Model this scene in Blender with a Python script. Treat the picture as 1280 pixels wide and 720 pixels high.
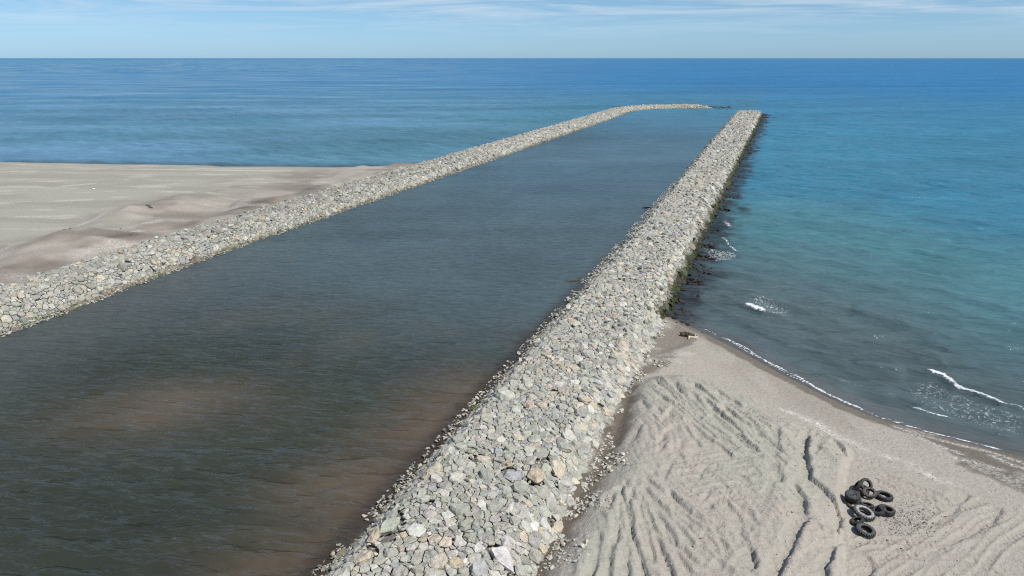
import bpy, bmesh, math, random
import numpy as np
from mathutils import Vector, Matrix, noise as mnoise, kdtree

random.seed(7); rng = np.random.default_rng(7)
for o in list(bpy.data.objects): bpy.data.objects.remove(o)
scn = bpy.context.scene; COL = scn.collection
PI = math.pi; R = math.radians

# ------------------------------------------------------------------ camera
F = 914.0; H = 26.0; PITCH = math.atan(287.5 / F)
cd = bpy.data.cameras.new('camera'); cam = bpy.data.objects.new('camera', cd); COL.objects.link(cam)
cd.sensor_width = 36; cd.lens = F / 1280 * 36; cd.clip_start = 0.5; cd.clip_end = 200000
cam.location = (0, 0, H); cam.rotation_euler = (PI / 2 - PITCH, 0, 0)
scn.camera = cam

# ------------------------------------------------------------------ sky and sun
SUN_EL, SUN_AZ = 53.0, 126.0          # azimuth clockwise from +Y (straight ahead)
w = bpy.data.worlds.new('World'); scn.world = w; w.use_nodes = True
nt = w.node_tree; nt.nodes.clear()
def N(nt, t, **k):
    n = nt.nodes.new(t)
    for a, b in k.items(): setattr(n, a, b)
    return n
sky = N(nt, 'ShaderNodeTexSky', sky_type='NISHITA', sun_disc=False)
sky.sun_elevation = R(SUN_EL); sky.sun_rotation = R(SUN_AZ)
sky.altitude = 0; sky.air_density = 1.0; sky.dust_density = 0.35; sky.ozone_density = 4.0
tc = N(nt, 'ShaderNodeTexCoord'); sep = N(nt, 'ShaderNodeSeparateXYZ')
nt.links.new(tc.outputs['Generated'], sep.inputs[0])
def math_n(nt, op, a, b=None, c=None, clamp=False):
    m = N(nt, 'ShaderNodeMath', operation=op, use_clamp=clamp)
    for i, v in enumerate((a, b, c)):
        if v is None: continue
        if isinstance(v, (int, float)): m.inputs[i].default_value = v
        else: nt.links.new(v, m.inputs[i])
    return m.outputs[0]
zc = math_n(nt, 'ADD', math_n(nt, 'MAXIMUM', sep.outputs[2], 0.0), 0.035)
cx = math_n(nt, 'DIVIDE', sep.outputs[0], zc); cy = math_n(nt, 'DIVIDE', sep.outputs[1], zc)
cmb = N(nt, 'ShaderNodeCombineXYZ'); nt.links.new(cx, cmb.inputs[0]); nt.links.new(cy, cmb.inputs[1])
cmap = N(nt, 'ShaderNodeMapping'); nt.links.new(cmb.outputs[0], cmap.inputs[0])
cmap.inputs['Location'].default_value = (3.2, 1.4, 0); cmap.inputs['Scale'].default_value = (0.30, 0.42, 1); cmap.inputs['Rotation'].default_value = (0, 0, R(6))
cn = N(nt, 'ShaderNodeTexNoise'); nt.links.new(cmap.outputs[0], cn.inputs['Vector'])
cn.inputs['Scale'].default_value = 1.0; cn.inputs['Detail'].default_value = 9; cn.inputs['Roughness'].default_value = 0.66; cn.inputs['Distortion'].default_value = 0.9
cr = N(nt, 'ShaderNodeValToRGB'); nt.links.new(cn.outputs[0], cr.inputs[0])
cr.color_ramp.elements[0].position = 0.43; cr.color_ramp.elements[0].color = (0, 0, 0, 1)
cr.color_ramp.elements[1].position = 0.66; cr.color_ramp.elements[1].color = (1, 1, 1, 1)
fade = N(nt, 'ShaderNodeMapRange'); nt.links.new(sep.outputs[2], fade.inputs[0])
fade.inputs[1].default_value = 0.02; fade.inputs[2].default_value = 0.075
cf = math_n(nt, 'MULTIPLY', math_n(nt, 'MULTIPLY', cr.outputs[0], fade.outputs[0]), 0.85)
tint = N(nt, 'ShaderNodeMixRGB', blend_type='MULTIPLY'); tint.inputs[0].default_value = 1.0
tr = N(nt, 'ShaderNodeValToRGB'); nt.links.new(sep.outputs[2], tr.inputs[0])
tr.color_ramp.elements[0].position = 0.0; tr.color_ramp.elements[0].color = (0.64, 1.00, 1.60, 1)
tr.color_ramp.elements[1].position = 0.40; tr.color_ramp.elements[1].color = (0.85, 0.92, 1.0, 1)
e_ = tr.color_ramp.elements.new(0.10); e_.color = (0.62, 0.78, 0.93, 1)
nt.links.new(sky.outputs[0], tint.inputs[1]); nt.links.new(tr.outputs[0], tint.inputs[2])
cmix = N(nt, 'ShaderNodeMixRGB'); nt.links.new(cf, cmix.inputs[0]); nt.links.new(tint.outputs[0], cmix.inputs[1])
cmix.inputs[2].default_value = (7.0, 7.9, 8.6, 1)
bg = N(nt, 'ShaderNodeBackground'); nt.links.new(cmix.outputs[0], bg.inputs[0]); bg.inputs[1].default_value = 0.085
wo = N(nt, 'ShaderNodeOutputWorld'); nt.links.new(bg.outputs[0], wo.inputs[0])

sl = bpy.data.lights.new('sun', 'SUN'); sl.energy = 4.2; sl.angle = R(0.53); sl.color = (1.0, 0.955, 0.89)
so = bpy.data.objects.new('sun', sl); COL.objects.link(so); so.location = (60, -20, 80)
sd = Vector((math.sin(R(SUN_AZ)) * math.cos(R(SUN_EL)), math.cos(R(SUN_AZ)) * math.cos(R(SUN_EL)), math.sin(R(SUN_EL))))
so.rotation_euler = sd.to_track_quat('Z', 'Y').to_euler()
vs = scn.view_settings; vs.view_transform = 'Standard'; vs.look = 'None'; vs.gamma = 1; vs.exposure = 0.25; vs.use_curve_mapping = False
scn.cycles.use_denoising = False; scn.cycles.use_adaptive_sampling = False; scn.cycles.filter_width = 1.15; scn.cycles.max_bounces = 6; scn.cycles.diffuse_bounces = 3; scn.cycles.glossy_bounces = 2
scn.cycles.sample_clamp_indirect = 4.0; scn.cycles.sample_clamp_direct = 2.5

# ------------------------------------------------------------------ helpers
cp, sp = math.cos(PITCH), math.sin(PITCH)
def at(px, py, z=0.0):
    """ground point seen at a pixel of the 1280 x 720 photograph"""
    v = (py - 360) / F
    k = (H - z) / (sp + v * cp)
    return np.array([(px - 640) / F * k, (cp - v * sp) * k])
def pix(p):
    x, y, z = p[0], p[1], p[2] - H
    d = y * cp - z * sp; u = y * sp + z * cp
    return 640 + F * x / d, 360 - F * u / d, d
HEAD = R(20.0); hs, hc_ = math.sin(HEAD), math.cos(HEAD)
def qt(q, t): return np.array([q * hs + t * hc_, q * hc_ - t * hs])
def to_qt(x, y): return x * hs + y * hc_, x * hc_ - y * hs

def hash2(ix, iy, seed):
    h = (ix.astype(np.int64) * 374761393 + iy.astype(np.int64) * 668265263 + seed * 982451653) & 0xffffffff
    h = ((h ^ (h >> 13)) * 1274126177) & 0xffffffff
    return ((h ^ (h >> 16)) & 0xffff) / 65535.0
def vnoise(x, y, seed=0):
    ix, iy = np.floor(x), np.floor(y); fx, fy = x - ix, y - iy
    fx = fx * fx * (3 - 2 * fx); fy = fy * fy * (3 - 2 * fy)
    a, b = hash2(ix, iy, seed), hash2(ix + 1, iy, seed); c, d = hash2(ix, iy + 1, seed), hash2(ix + 1, iy + 1, seed)
    return (a + (b - a) * fx) * (1 - fy) + (c + (d - c) * fx) * fy
def fbm(x, y, seed=0, oct=4, g=0.5):
    s = 0; a = 1; n = 0
    for i in range(oct):
        s = s + a * vnoise(x * 2 ** i + 17.3 * i, y * 2 ** i - 9.1 * i, seed + i); n += a; a *= g
    return s / n
def sstep(a, b, x):
    t = np.clip((x - a) / (b - a), 0, 1); return t * t * (3 - 2 * t)
def pdist(X, Y, P):
    """distance to a polyline, signed side (+ right of its direction), and running length"""
    P = np.asarray(P, float); best = np.full(X.shape, 1e9); side = np.zeros(X.shape); run = np.zeros(X.shape); L = 0
    for a, b in zip(P[:-1], P[1:]):
        d = b - a; l = math.hypot(*d) or 1e-6
        u = np.clip(((X - a[0]) * d[0] + (Y - a[1]) * d[1]) / l / l, 0, 1)
        ex, ey = X - a[0] - u * d[0], Y - a[1] - u * d[1]; e = np.hypot(ex, ey)
        m = e < best
        best = np.where(m, e, best); side = np.where(m, np.sign(d[1] * ex - d[0] * ey), side); run = np.where(m, L + u * l, run); L += l
    return best, side, run, L
def inpoly(X, Y, P):
    r = np.zeros(X.shape, bool); n = len(P)
    for i in range(n):
        (x1, y1), (x2, y2) = P[i], P[(i + 1) % n]
        if y1 == y2: continue
        c = ((y1 > Y) != (y2 > Y)) & (X < (x2 - x1) * (Y - y1) / (y2 - y1) + x1); r ^= c
    return r
def sdf(X, Y, P):
    P = list(map(tuple, P)); d = pdist(X, Y, P + [P[0]])[0]
    return np.where(inpoly(X, Y, P), d, -d)      # + inside

def mesh_obj(name, V, faces, mat, parent=None, attrs=None, smooth=False):
    me = bpy.data.meshes.new(name)
    V = np.asarray(V, np.float32)
    if isinstance(faces, np.ndarray):
        n, k = faces.shape
        me.vertices.add(len(V)); me.vertices.foreach_set('co', V.ravel())
        me.loops.add(n * k); me.loops.foreach_set('vertex_index', faces.ravel().astype(np.int32))
        me.polygons.add(n); me.polygons.foreach_set('loop_start', np.arange(0, n * k, k, dtype=np.int32))
        me.update(calc_edges=True)
    else:
        me.from_pydata([tuple(v) for v in V], [], faces)
    for an, av in (attrs or {}).items():
        av = np.asarray(av, np.float32)
        if av.ndim == 1:
            A = me.attributes.new(an, 'FLOAT', 'POINT'); A.data.foreach_set('value', av)
        else:
            A = me.attributes.new(an, 'FLOAT_COLOR', 'POINT')
            if av.shape[1] == 3: av = np.hstack([av, np.ones((len(av), 1), np.float32)])
            A.data.foreach_set('color', av.ravel())
    if smooth: me.polygons.foreach_set('use_smooth', np.ones(len(me.polygons), bool))
    me.materials.append(mat)
    o = bpy.data.objects.new(name, me); COL.objects.link(o)
    if parent: o.parent = parent
    return o
def tag(o, label=None, cat=None, group=None, kind=None):
    if label: o['label'] = label
    if cat: o['category'] = cat
    if group: o['group'] = group
    if kind: o['kind'] = kind
    return o
def empty(name, loc, rot=(0, 0, 0)):
    o = bpy.data.objects.new(name, None); COL.objects.link(o); o.location = loc; o.rotation_euler = rot; o.empty_display_size = 0.3
    return o

# ------------------------------------------------------------------ materials
def new_mat(name):
    m = bpy.data.materials.new(name); m.use_nodes = True
    t = m.node_tree; b = t.nodes['Principled BSDF']; return m, t, b
def attr_node(t, name):
    return N(t, 'ShaderNodeAttribute', attribute_name=name)
def noise_n(t, scale, detail=4, rough=0.55, vec=None, dist=0.0):
    n = N(t, 'ShaderNodeTexNoise'); n.inputs['Scale'].default_value = scale; n.inputs['Detail'].default_value = detail
    n.inputs['Roughness'].default_value = rough; n.inputs['Distortion'].default_value = dist
    if vec is not None: t.links.new(vec, n.inputs['Vector'])
    return n.outputs[0]
def mrange(t, v, a, b, c=0.0, d=1.0):
    n = N(t, 'ShaderNodeMapRange'); t.links.new(v, n.inputs[0])
    for i, x in enumerate((a, b, c, d)): n.inputs[i + 1].default_value = x
    return n.outputs[0]
def mixc(t, f, a, b, mode='MIX'):
    n = N(t, 'ShaderNodeMixRGB', blend_type=mode)
    for i, v in enumerate((f, a, b)):
        if isinstance(v, (int, float)): n.inputs[i].default_value = v
        elif isinstance(v, tuple): n.inputs[i].default_value = (*v, 1)
        else: t.links.new(v, n.inputs[i])
    return n.outputs[0]
def bump(t, h, strength, dist, normal=None):
    n = N(t, 'ShaderNodeBump'); n.inputs['Strength'].default_value = strength; n.inputs['Distance'].default_value = dist
    t.links.new(h, n.inputs['Height'])
    if normal is not None: t.links.new(normal, n.inputs['Normal'])
    return n.outputs[0]

def rock_material():
    m, t, b = new_mat('quarried_rock')
    pos = N(t, 'ShaderNodeNewGeometry').outputs['Position']
    a = attr_node(t, 'col')
    n1 = noise_n(t, 2.2, 6, 0.65, pos); n2 = noise_n(t, 14, 4, 0.6, pos)
    k = mrange(t, n1, 0.3, 0.7, 0.74, 1.2)
    c = mixc(t, 1.0, a.outputs['Color'], k, 'MULTIPLY')
    k2 = mrange(t, n2, 0.35, 0.65, 0.78, 1.14)
    c = mixc(t, 1.0, c, k2, 'MULTIPLY')
    st = mrange(t, noise_n(t, 1.1, 5, 0.6, pos, 0.6), 0.58, 0.72, 0.0, 0.35)
    c = mixc(t, st, c, mixc(t, 1.0, c, (1.05, 0.86, 0.64), 'MULTIPLY'))
    t.links.new(c, b.inputs['Base Color']); b.inputs['Roughness'].default_value = 0.9; b.inputs['Specular IOR Level'].default_value = 0.25
    nn = bump(t, n1, 0.8, 0.12); nn = bump(t, n2, 0.6, 0.03, nn); t.links.new(nn, b.inputs['Normal'])
    return m
def sand_material():
    m, t, b = new_mat('beach_sand')
    pos = N(t, 'ShaderNodeNewGeometry').outputs['Position']
    s = N(t, 'ShaderNodeSeparateColor'); t.links.new(attr_node(t, 'mask').outputs['Color'], s.inputs[0])
    wet, shell, grn = s.outputs[0], s.outputs[1], s.outputs[2]
    n1 = noise_n(t, 0.35, 6, 0.6, pos); n2 = noise_n(t, 3.0, 6, 0.65, pos); n3 = noise_n(t, 14, 4, 0.65, pos)
    pink, grey = (0.358, 0.322, 0.279), (0.335, 0.328, 0.275)
    g = math_n(t, 'ADD', grn, math_n(t, 'MULTIPLY', math_n(t, 'SUBTRACT', n1, 0.5), 0.9), clamp=True)
    c = mixc(t, g, pink, grey)
    c = mixc(t, 1.0, c, mrange(t, n2, 0.3, 0.7, 0.88, 1.1), 'MULTIPLY')
    c = mixc(t, 1.0, c, mrange(t, n3, 0.3, 0.7, 0.93, 1.06), 'MULTIPLY')
    c = mixc(t, wet, c, mixc(t, 1.0, c, (0.34, 0.305, 0.27), 'MULTIPLY'))
    sm = math_n(t, 'MULTIPLY', shell, mrange(t, noise_n(t, 5, 5, 0.7, pos), 0.42, 0.6))
    c = mixc(t, sm, c, (0.62, 0.60, 0.56))
    t.links.new(c, b.inputs['Base Color'])
    t.links.new(mrange(t, wet, 0, 1, 0.95, 0.55), b.inputs['Roughness']); b.inputs['Specular IOR Level'].default_value = 0.2
    nn = bump(t, n2, 0.9, 0.16); nn = bump(t, n3, 0.7, 0.028, nn); t.links.new(nn, b.inputs['Normal'])
    return m
def water_material():
    m, t, b = new_mat('sea_water')
    pos = N(t, 'ShaderNodeNewGeometry').outputs['Position']
    s = N(t, 'ShaderNodeSeparateColor'); t.links.new(attr_node(t, 'wave').outputs['Color'], s.inputs[0])
    foam, chan, calm = s.outputs[0], s.outputs[1], s.outputs[2]
    def waves(rot, su, sv, d=3, ro=0.5, dist=0.6):
        mp = N(t, 'ShaderNodeMapping', vector_type='TEXTURE'); t.links.new(pos, mp.inputs[0])
        mp.inputs['Rotation'].default_value = (0, 0, R(rot)); mp.inputs['Scale'].default_value = (1 / su, 1 / sv, 1)
        return noise_n(t, 1.0, d, ro, mp.outputs[0], dist)
    hc = math_n(t, 'ADD', waves(-9, 0.48, 1.55, 3), math_n(t, 'MULTIPLY', waves(-4, 0.14, 0.42, 2), 1.3))
    hc = math_n(t, 'ADD', hc, math_n(t, 'MULTIPLY', waves(-12, 0.03, 0.11, 3, 0.6), 1.2))
    hc = math_n(t, 'MULTIPLY', hc, 1.25)
    hsn = math_n(t, 'ADD', math_n(t, 'MULTIPLY', waves(-30, 0.42, 1.4, 3), 1.1), math_n(t, 'MULTIPLY', waves(-24, 0.12, 0.40, 3), 3.2))
    hsn = math_n(t, 'ADD', hsn, math_n(t, 'MULTIPLY', waves(-20, 0.022, 0.095, 3, 0.6), 2.5))
    hsn = math_n(t, 'MULTIPLY', hsn, 0.85)
    mh = N(t, 'ShaderNodeMix', data_type='FLOAT')
    t.links.new(chan, mh.inputs[0]); t.links.new(hsn, mh.inputs[2]); t.links.new(hc, mh.inputs[3])
    wind = mrange(t, noise_n(t, 0.02, 4, 0.6, pos, 0.8), 0.3, 0.7, 0.65, 1.15)
    hh = math_n(t, 'MULTIPLY', math_n(t, 'MULTIPLY', mh.outputs[0], wind), calm)
    c = attr_node(t, 'col').outputs['Color']
    c = mixc(t, 1.0, c, mrange(t, noise_n(t, 0.06, 5, 0.6, pos, 0.8), 0.3, 0.7, 0.88, 1.12), 'MULTIPLY')
    c = mixc(t, 1.0, c, mrange(t, waves(6, 0.004, 0.022, 4, 0.6, 1.0), 0.3, 0.7, 0.82, 1.2), 'MULTIPLY')
    fn = noise_n(t, 4.2, 6, 0.74, pos, 0.5)
    fm = N(t, 'ShaderNodeMapRange'); t.links.new(math_n(t, 'ADD', foam, math_n(t, 'MULTIPLY', math_n(t, 'SUBTRACT', fn, 0.5), 1.5)), fm.inputs[0])
    fm.inputs[1].default_value = 0.46; fm.inputs[2].default_value = 0.76
    fmask = math_n(t, 'MULTIPLY', fm.outputs[0], mrange(t, foam, 0.02, 0.12))
    c = mixc(t, fmask, c, (0.66, 0.69, 0.70))
    t.links.new(c, b.inputs['Base Color'])
    nb = bump(t, hh, 1.0, 0.44); nd = bump(t, hh, 1.0, 0.24)
    b.inputs['Roughness'].default_value = 1.0; b.inputs['Specular IOR Level'].default_value = 0.0; t.links.new(nd, b.inputs['Normal'])
    gl = N(t, 'ShaderNodeBsdfGlossy', distribution='BECKMANN'); gl.inputs['Roughness'].default_value = 0.12; t.links.new(nb, gl.inputs['Normal'])
    fr = N(t, 'ShaderNodeFresnel'); fr.inputs['IOR'].default_value = 1.333; t.links.new(nb, fr.inputs['Normal'])
    # sheen of a wind-roughened surface: facets tilted towards the viewer keep grazing reflection well below a flat mirror's
    ff = math_n(t, 'DIVIDE', fr.outputs[0], math_n(t, 'ADD', math_n(t, 'MULTIPLY', fr.outputs[0], 2.9), 0.75))
    ff = math_n(t, 'MULTIPLY', ff, math_n(t, 'SUBTRACT', 1.0, fmask))
    mx = N(t, 'ShaderNodeMixShader'); t.links.new(ff, mx.inputs[0]); t.links.new(b.outputs[0], mx.inputs[1]); t.links.new(gl.outputs[0], mx.inputs[2])
    t.links.new(mx.outputs[0], t.nodes['Material Output'].inputs['Surface'])
    return m
M_ROCK, M_SAND, M_WATER = rock_material(), sand_material(), water_material()
def plain_mat(name, c1, c2, scale, rough=0.9, bs=0.4, bd=0.02):
    m, t, b = new_mat(name); tcn = N(t, 'ShaderNodeTexCoord').outputs['Object']
    n = noise_n(t, scale, 6, 0.65, tcn); t.links.new(mixc(t, mrange(t, n, 0.3, 0.7), c1, c2), b.inputs['Base Color'])
    b.inputs['Roughness'].default_value = rough; b.inputs['Specular IOR Level'].default_value = 0.3
    t.links.new(bump(t, n, bs, bd), b.inputs['Normal']); return m
M_CORE = plain_mat('quarry_run', (0.10, 0.095, 0.085), (0.17, 0.165, 0.15), 3.0, 1.0, 0.8, 0.1)

# ------------------------------------------------------------------ shorelines
SH_R = [at(*p) for p in [(832, 394), (862, 408), (890, 421), (930, 441), (985, 471), (1040, 498), (1085, 518), (1125, 531), (1196, 550), (1280, 571)]]
SH_R += [SH_R[-1] + (SH_R[-1] - SH_R[-4]) / np.linalg.norm(SH_R[-1] - SH_R[-4]) * k for k in (15, 60, 200)]
SH_R = [SH_R[0] + np.array([-4, 6])] + SH_R
SH_L = [at(*p) for p in [(0, 203), (150, 206), (300, 208.5), (400, 209.5), (485, 208)]]
SH_L = [SH_L[0] + np.array([-400, 20])] + SH_L + [SH_L[-1] + np.array([20, 0])]
def land_right(X, Y):
    """+ metres inland, - metres out to sea, from the right beach's waterline"""
    d, s, _, _ = pdist(X, Y, SH_R); return d * s

# ------------------------------------------------------------------ right beach
PZ = 1.15
def pl(*pts, z=PZ): return [at(x, y, z) for x, y in pts]
MOUND = pl((792, 482), (812, 470), (845, 466), (880, 473), (930, 491), (985, 515), (1035, 538), (1068, 560), (1060, 585), (1052, 640), (1056, 720), (1060, 860), (640, 860), (676, 726), (700, 684), (730, 632), (757, 590), (776, 543), (786, 505))
def more_ruts():
    r = random.Random(3); out = []
    def line(x, y, ux, uy, l, bend, dep, wid):
        P = []
        for k in range(6):
            f = k / 5; P.append((x + ux * l * f - uy * bend * l * 4 * f * (1 - f), y + uy * l * f + ux * bend * l * 4 * f * (1 - f)))
        out.append((pl(*P), -1 if uy > -.1 else 1, dep * 1.5, wid))
    for k in range(26):        # upper fan, dumped rows running down towards the tyres
        x, y = 812 + k * 5.6 + r.uniform(-5, 5), 474 + k * 2.6 + r.uniform(-3, 26); line(x, y, .74 + r.uniform(-.08, .08), .66, r.uniform(34, 84), r.uniform(-.05, .05), r.uniform(.10, .22), r.uniform(.4, .75))
    for k in range(34):        # lower left fan, spreading from the shoulder of the heap
        f = k / 33; an = R(100 - 62 * f) + r.uniform(-.07, .07); d0 = r.uniform(10, 95); x, y = 776 + d0 * math.cos(an) + 18 * f, 600 + d0 * math.sin(an)
        line(x, y, math.cos(an), math.sin(an), r.uniform(30, 75), r.uniform(-.06, .06), r.uniform(.08, .18), r.uniform(.25, .5))
    for k in range(12):        # fine scrapes
        line(846 + 4 * k + r.uniform(-6, 6), 652 + 3.2 * k + r.uniform(-8, 8), .66, .75, r.uniform(20, 45), r.uniform(-.05, .05), r.uniform(.07, .13), .3)
    for k in range(7):         # curved blade sweep
        line(905 + 8 * k, 640 + 2 * k + r.uniform(-3, 3), .45, .89, r.uniform(34, 56), -.13, r.uniform(.06, .12), .6)
    for k in range(8):         # crossing track from the left
        line(838 + r.uniform(-10, 60), 575 + r.uniform(0, 24), .97, -.16, r.uniform(40, 90), r.uniform(-.04, .04), r.uniform(.05, .10), .4)
    for k in range(10):        # grouser marks at the bottom right
        line(1052 + 3.6 * k, 684 + 1.2 * k, .72, .69, r.uniform(16, 26), 0, .07, .22)
    for k in range(30):        # loose crossing scars over the middle and the right
        line(r.uniform(880, 1010), r.uniform(575, 710), r.choice((.5, -.45, .2, .8)), r.uniform(.5, .9), r.uniform(16, 44), r.uniform(-.15, .15), r.uniform(.05, .10), r.uniform(.25, .45))
    for k in range(26):
        line(r.uniform(800, 900), r.uniform(500, 600), r.choice((.7, -.5, .3)), r.uniform(.5, .9), r.uniform(14, 36), r.uniform(-.12, .12), r.uniform(.05, .11), r.uniform(.25, .5))
    for k in range(8): line(980 + 1.2 * k + r.uniform(-2, 2), 606 + r.uniform(0, 30), -.1, 1, r.uniform(16, 30), 0, .06, .22)
    return out
RUTS = [  # polyline, bed side (-1 left), depth, width
    (pl((975, 540), (972, 560), (971, 574), (973, 600), (981, 617)), -1, .24, 1.0),
    (pl((990, 613), (1000, 622), (1005, 632), (1007, 649), (1008, 658)), -1, .30, 1.0),
    (pl((1012, 655), (999, 679), (986, 709), (976, 728), (960, 760)), -1, .30, 1.2),
    (pl((1012, 545), (1009, 574), (1012, 604), (1020, 613), (1031, 621), (1046, 634), (1052, 649), (1048, 675)), -1, .34, 1.25),
    (pl((1053, 677), (1046, 690), (1041, 705), (1034, 722), (1028, 760)), -1, .30, 1.2),
    (pl((889, 525), (902, 537), (915, 547), (930, 560), (949, 577)), -1, .32, .8),
    (pl((919, 529), (930, 534), (941, 540), (950, 548), (958, 556)), -1, .32, .8),
    (pl((861, 534), (872, 546), (885, 559), (902, 569), (920, 582)), -1, .26, .8),
    (pl((842, 486), (849, 493), (855, 503)), -1, .28, .8),
    (pl((868, 486), (884, 500), (902, 513)), -1, .24, .8),
    (pl((895, 495), (912, 504), (930, 515)), -1, .22, .9),
    (pl((1044, 550), (1052, 560), (1060, 573)), -1, .25, .7),
    (pl((841, 540), (830, 550), (821, 562)), 1, .22, .8),
    (pl((850, 500), (836, 522), (822, 540)), 1, .18, .8),
    (pl((778, 616), (783, 640), (789, 660), (793, 690), (806, 724), (812, 760)), -1, .28, .55),
    (pl((749, 676), (752, 694), (747, 712), (742, 740)), -1, .24, .5),
    (pl((752, 694), (758, 708), (766, 726)), -1, .22, .5),
    (pl((836, 624), (848, 638), (858, 648), (867, 658)), -1, .28, .7),
    (pl((804, 660), (820, 676), (840, 690), (858, 704), (876, 722)), -1, .24, .6),
    (pl((812, 630), (824, 648), (842, 664)), -1, .20, .5),
    (pl((935, 648), (940, 660), (953, 672)), -1, .22, .8),
    (pl((930, 694), (940, 702), (945, 715), (944, 730)), -1, .30, .9),
    (pl((790, 620), (793, 630), (791, 640)), -1, .2, .5),
    (pl((1078, 690), (1090, 700), (1092, 712), (1084, 724)), -1, .16, .8),
    (pl((1140, 606), (1150, 612), (1166, 624), (1172, 640)), 1, .07, .35),
    (pl((1120, 596), (1134, 602), (1148, 611)), 1, .07, .35),
    (pl((1216, 614), (1204, 626), (1190, 642)), -1, .14, .8),
    (pl((1258, 632), (1244, 652), (1214, 668), (1186, 682)), -1, .16, .9),
    (pl((915, 590), (932, 586), (955, 580), (985, 576)), 1, .12, .6),
    (pl((905, 600), (930, 606), (950, 602)), 1, .12, .6),
] + more_ruts()
TRACKS = [(pl(*p), .62) for p in (
    [(905, 735), (940, 690), (965, 640), (990, 595), (1010, 560), (1022, 538)], [(835, 600), (880, 592), (930, 588), (985, 580), (1040, 584)], [(1000, 735), (1040, 700), (1090, 684), (1140, 684), (1200, 700), (1260, 735)],
    [(800, 560), (850, 575), (905, 610), (945, 650), (965, 700), (968, 735)], [(1075, 735), (1120, 705), (1170, 672), (1215, 640), (1250, 628)], [(860, 640), (905, 628), (950, 622), (990, 640), (1010, 690)], [(1180, 735), (1215, 700), (1240, 668), (1285, 640)],
    [(820, 500), (850, 520), (900, 560), (960, 600)], [(900, 500), (930, 520), (960, 545), (985, 580)], [(1095, 590), (1130, 606), (1165, 618), (1190, 640)])]
WETP = pl((796, 424), (822, 409), (845, 399), (868, 414), (860, 432), (838, 440), (828, 458), (795, 476), (790, 500), (779, 545), (760, 590), (733, 632), (703, 684), (676, 730), (640, 800), (600, 860), (560, 860), (652, 722), (700, 640), (740, 590), (772, 520), (786, 460), z=0.7)
SWASH = pl((880, 414), (930, 438), (985, 468), (1040, 494), (1085, 514), (1125, 529), (1200, 548), (1330, 580), (1420, 640), (1300, 640), (1262, 622), (1230, 606), (1200, 590), (1192, 577), (1178, 566), (1150, 552), (1120, 541), (1085, 529), (1040, 509), (985, 482), (930, 452), (885, 427), z=0.15)
WRACK = pl((975, 505), (990, 512), (1020, 523), (1045, 537), (1075, 552), (1105, 566), (1140, 577), (1175, 592), (1200, 600))
SWF = [pl((1120, 535), (1150, 546), (1190, 556), (1235, 566), (1285, 584), z=.1), pl((1196, 578), (1222, 585), (1250, 592), z=.3), pl((1140, 545), (1170, 560), (1200, 572), z=.2), pl((1240, 572), (1262, 584), (1290, 594), z=.2)]
def dirang(p, q):
    a, b = at(*p, PZ), at(*q, PZ); return math.atan2(b[1] - a[1], b[0] - a[0])
def strips(X, Y, ang, lu, lv, seed):
    c, s = math.cos(ang), math.sin(ang); u, v = X * c + Y * s, -X * s + Y * c
    wv = (vnoise(u / 7, v / 7, seed + 9) - .5) * 3
    return fbm(u / lu, (v + wv) / lv, seed, 3, 0.55)
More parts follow.
